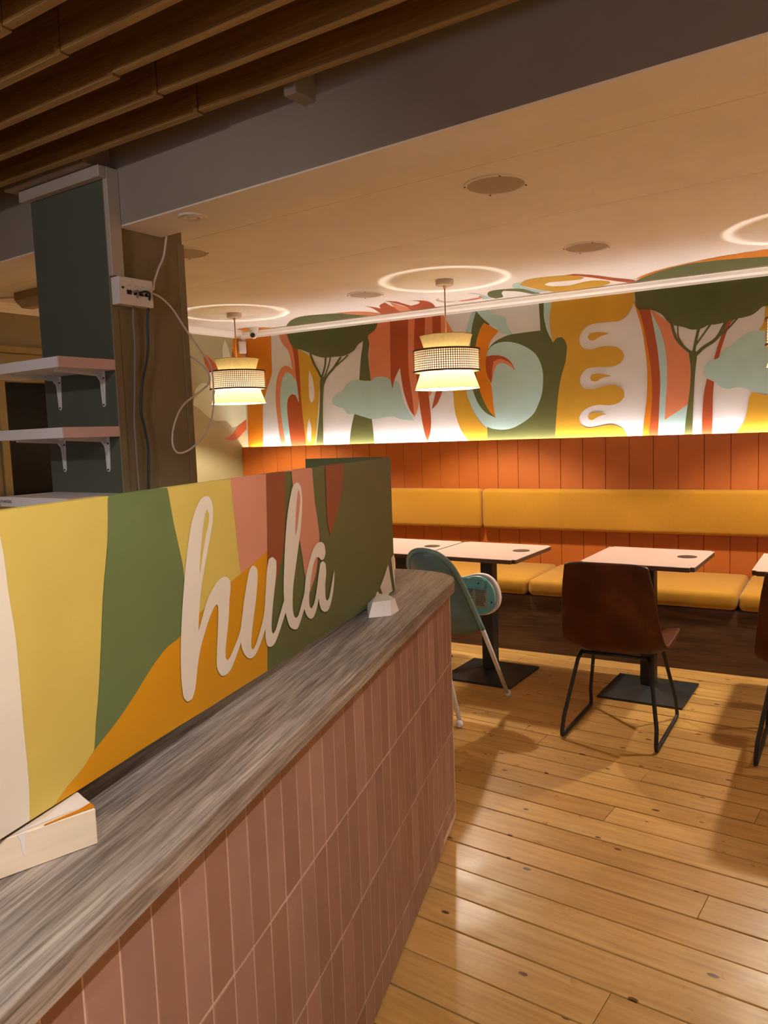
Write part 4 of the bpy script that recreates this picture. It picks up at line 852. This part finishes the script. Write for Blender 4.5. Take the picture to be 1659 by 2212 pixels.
# ------------------------------------------------------------------ tables
def table():
    root = thing('cafe_table', '', 'table', (0, 0, 0), 0, 'square tables along the bench')
    bm = bmesh.new(); box(bm, -.288, .288, -.29, .29, .728, .749, 0)
    es = [e for e in bm.edges if abs(e.verts[0].co.z-e.verts[1].co.z) > .01]
    bmesh.ops.bevel(bm, geom=es, offset=.02, segments=4, affect='EDGES')
    obj('table_core', bm, MT['table_edge'], root)
    bm = bmesh.new(); box(bm, -.289, .289, -.291, .291, .749, .752, 0)
    es = [e for e in bm.edges if abs(e.verts[0].co.z-e.verts[1].co.z) > .001]
    bmesh.ops.bevel(bm, geom=es, offset=.02, segments=4, affect='EDGES')
    obj('tabletop', bm, MT['tabletop'], root)
    bm = bmesh.new(); cyl(bm, .05, .7521, .7535, 40); dd = obj('charging_disc', bm, MT['disc'], root); dd.location = (.19, .045, 0)
    dd['label'] = 'round dark disc set in the tabletop'
    bm = bmesh.new(); box(bm, -.0375, .0375, -.0375, .0375, .04, .722, .003, 1); obj('post', bm, MT['black_metal'], root)
    bm = bmesh.new(); box(bm, -.15, .15, -.15, .15, .718, .728); obj('top_plate', bm, MT['black_metal'], root)
    bm = bmesh.new(); box(bm, -.22, .22, -.22, .22, 0, .012)
    A = [bm.verts.new((a*.22, b*.22, .012)) for a, b in ((-1, -1), (1, -1), (1, 1), (-1, 1))]; B = [bm.verts.new((a*.042, b*.042, .045)) for a, b in ((-1, -1), (1, -1), (1, 1), (-1, 1))]
    bm.faces.new(B)
    for i in range(4): bm.faces.new((A[i], A[(i+1) % 4], B[(i+1) % 4], B[i]))
    obj('base_plate', bm, MT['black_metal'], root)
    return root
tb = table()
for k, (x, y, rz, lb) in enumerate(((-2.685, 4.125, .03, 'pale square table half hidden behind the painted sign'), (-2.095, 4.150, .03, 'pale square table behind the teal high chair'),
                                (-1.190, 4.262, .03, 'pale square table behind the brown chair seen whole'), (-.365, 4.312, .05, 'pale square table at the right edge of the view'))):
    o = tb if k == 0 else copy_tree(tb); o.location = (x, y, 0); o.rotation_euler = (0, 0, rz); o['label'] = lb

# ------------------------------------------------------------------ brown chairs
def chair():
    root = thing('leather_chair', '', 'chair', (0, 0, 0), 0, 'brown chairs at the tables')
    # profile of the shell from the top of the back to the front of the seat: (y, z, half width, side curl)
    P = [(-.262, .852, .186, 0), (-.252, .79, .197, .004), (-.236, .69, .210, .010), (-.215, .58, .222, .018), (-.190, .495, .231, .028), (-.152, .435, .237, .038), (-.09, .405, .240, .044), (-.02, .404, .240, .044), (.08, .414, .240, .038), (.17, .430, .238, .026), (.225, .438, .234, .016), (.252, .432, .228, .008)]
    CP = catmull([(p[0], p[1], 0) for p in P], 3)
    def lerpP(j):
        a = min(int(j), len(P)-2); f = j-a
        return P[a][2]*(1-f)+P[a+1][2]*f, P[a][3]*(1-f)+P[a+1][3]*f
    bm = bmesh.new(); grid = []; NU = 14
    for i, c in enumerate(CP):
        hw, curl = lerpP(i/3.0)
        tng = (CP[min(i+1, len(CP)-1)]-CP[max(i-1, 0)]).normalized()
        n2 = Vector((-tng.y, tng.x))           # in (y, z): towards the sitter
        if n2.x < 0 and n2.y <= 0: n2 = -n2
        n2 = n2 if (n2.y > 0 or n2.x > 0) else -n2
        row = []
        for k in range(NU+1):
            u = k/NU*2-1; d = curl*abs(u)**2.6
            round_top = .012*abs(u)**6 if i < 4 else 0
            row.append(bm.verts.new((hw*u, c.x+n2.x*d, c.y+n2.y*d-round_top)))
        grid.append(row)
    for a, b in zip(grid, grid[1:]):
        for k in range(NU): bm.faces.new((a[k], b[k], b[k+1], a[k+1]))
    bmesh.ops.recalc_face_normals(bm, faces=bm.faces)
    o = obj('seat_shell', bm, MT['leather'], root, True)
    md = o.modifiers.new('thickness', 'SOLIDIFY'); md.thickness = .022; md.offset = 0
    md = o.modifiers.new('soft', 'BEVEL'); md.width = .008; md.segments = 3; md.limit_method = 'ANGLE'
    bm = bmesh.new()                                           # piped seam where back meets seat
    tube(bm, catmull([(-.20, -.133, .470), (-.12, -.160, .444), (0, -.165, .440), (.12, -.160, .444), (.20, -.133, .470)], 4), .004, 6); obj('seam', bm, MT['leather'], root)
    for s in (-1, 1):
        xs = .215*s
        pts = [(s*.155, -.10, .395), (s*.168, -.13, .36), (xs*.985, -.215, .10), (xs, -.243, .028), (xs, -.238, .014), (xs, -.218, .010), (xs, 0, .010), (xs, .225, .010), (xs, .244, .014), (xs, .247, .028), (xs*.985, .228, .10), (s*.168, .150, .36), (s*.155, .135, .405)]
        bm = bmesh.new(); tube(bm, pts, .0095, 8); obj('sled_leg', bm, MT['black_metal'], root, True)
    for yy in (-.10, .135):
        bm = bmesh.new(); tube(bm, [(-.155, yy, .388), (.155, yy, .388)], .009, 8); obj('seat_rail', bm, MT['black_metal'], root, True)
    return root
ch = chair()
for k, (x, y, rz, lb) in enumerate(((-1.158, 3.668, .06, 'brown leather chair on black sled legs, seen whole from behind'), (-.330, 3.75, .05, 'brown leather chair on black sled legs cut by the right edge'))):
    o = ch if k == 0 else copy_tree(ch); o.location = (x, y, 0); o.rotation_euler = (0, 0, rz); o['label'] = lb

# ------------------------------------------------------------------ high chair
hc = thing('high_chair', 'teal plastic high chair with white legs behind the rounded end of the counter', 'high chair', (-1.966, 3.56, 0))
yl = lambda z: 3.83-.70*z-3.56
half = [(.137, .012), (.146, .30), (.150, .45), (.145, .60), (.141, .70), (.134, .764), (.122, .815), (.100, .852), (.070, .878), (.038, .891), (0, .895)]
sh = catmull([(a, z, 0) for a, z in half[2:]], 4)
bm = bmesh.new()                                               # back shell between its two side edges, dished away from the child
rows_ = []
for p in sh:
    hw, z = p.x, p.y; r_ = []
    for k in range(13):
        u = k/12*2-1; r_.append(bm.verts.new((hw*u, yl(z)-.05*(1-u*u)*min(1, hw/.12), z-.03*(1-u*u)*min(1, hw/.12))))
    rows_.append(r_)
for a, b in zip(rows_, rows_[1:]):
    for k in range(12): bm.faces.new((a[k], a[k+1], b[k+1], b[k]))
bmesh.ops.remove_doubles(bm, verts=bm.verts, dist=1e-5)
o = obj('back_shell', bm, MT['teal_shell'], hc, True); md = o.modifiers.new('thickness', 'SOLIDIFY'); md.thickness = .006
rimp = [(p.x, yl(p.y), p.y) for p in sh]; rimp = rimp+[(-a, b, c_) for a, b, c_ in rimp[::-1][1:]]
bm = bmesh.new(); tube(bm, rimp, .013, 8); obj('shell_rim', bm, MT['teal_rim'], hc, True)
for s in (-1, 1):
    bm = bmesh.new(); tube(bm, [(s*.149, yl(.45)-.006, .46), (s*.146, yl(.30), .30), (.137 if s > 0 else -.27, yl(.02), .022)], [.0125, .0125, .011], 10); obj('leg', bm, MT['white_metal'], hc, True)
    bm = bmesh.new(); bmesh.ops.create_uvsphere(bm, u_segments=12, v_segments=8, radius=.0195); bmesh.ops.translate(bm, vec=(.137 if s > 0 else -.27, yl(.012), .0195), verts=bm.verts); obj('foot', bm, MT['white_plastic'], hc, True)
    bm = bmesh.new(); tube(bm, [(s*.03-.01, yl(.62)-.052, .60), ((.050 if s > 0 else -.17), -.235, .26), (.124 if s > 0 else -.30, -.262, .025)], [.0125, .0125, .011], 10); obj('leg', bm, MT['white_metal'], hc, True)
    bm = bmesh.new(); bmesh.ops.create_uvsphere(bm, u_segments=12, v_segments=8, radius=.0195); bmesh.ops.translate(bm, vec=(.124 if s > 0 else -.30, -.268, .0195), verts=bm.verts); obj('foot', bm, MT['white_plastic'], hc, True)
bm = bmesh.new(); box(bm, -.128, .07, -.10, .0, .44, .55, .03, 3); obj('seat_bucket', bm, MT['teal_shell'], hc, True)
mkbox('warning_sticker', (-.09, .08, -.1012, -.1, .49, .53), MT['speaker_mesh'], hc)
# tray folded up on edge, its underside to the viewer
ty = catmull([(a_, z_, 0) for a_, z_ in ((.0, .695), (.06, .712), (.12, .708), (.165, .675), (.190, .62), (.188, .56), (.155, .515), (.10, .492), (0, .485), (-.10, .50), (-.16, .53), (-.185, .575), (-.18, .62), (-.15, .655), (-.085, .678))], 4, True)
def plate(bm, out, y0, y1):
    A = [bm.verts.new((p.x, y0, p.y)) for p in out]; B = [bm.verts.new((p.x, y1, p.y)) for p in out]; n = len(A)
    bm.faces.new(A); bm.faces.new(B[::-1])
    for i in range(n): bm.faces.new((A[i], B[i], B[(i+1) % n], A[(i+1) % n]))
    bmesh.ops.recalc_face_normals(bm, faces=bm.faces)
cc_ = Vector((0, .602, 0))
bm = bmesh.new(); plate(bm, ty, .070, .100); tray = obj('tray', bm, MT['white_plastic'], hc); md = tray.modifiers.new('bevel', 'BEVEL'); md.width = .008; md.segments = 3; md.limit_method = 'ANGLE'
bm = bmesh.new(); plate(bm, [cc_+(p-cc_)*.93-Vector((.004, .004, 0)) for p in ty], .052, .072); und = obj('tray_underside', bm, MT['teal'], tray); md = und.modifiers.new('bevel', 'BEVEL'); md.width = .008; md.segments = 3; md.limit_method = 'ANGLE'
bm = bmesh.new(); box(bm, -.02, .125, .036, .058, .632, .690, .016, 3); obj('tray_boss', bm, MT['teal'], tray, True)
for a, z in ((.09, .668), (.155, .57), (.0, .545)):
    bm = bmesh.new(); cyl(bm, .005, 0, .003, 10, Matrix.Translation((a, -.0 + .0362 if z > .6 else .0525, z)) @ Matrix.Rotation(PI/2, 4, 'X')); obj('tray_screw', bm, MT['black'], tray)
lab = mkbox('warning_label', (-.02, .13, .0508, .0517, .535, .635), MT['speaker_mesh'], tray)
bm = bmesh.new()
for c_ in range(2):
    for r_ in range(12):
        xx = -.012+c_*.075; zz = .628-r_*.0072; box(bm, xx, xx+.045+.02*random.random(), .0502, .0507, zz-.0016, zz+.0016)
obj('label_print', bm, MT['plinth_wood'], tray, False, 'stuff')
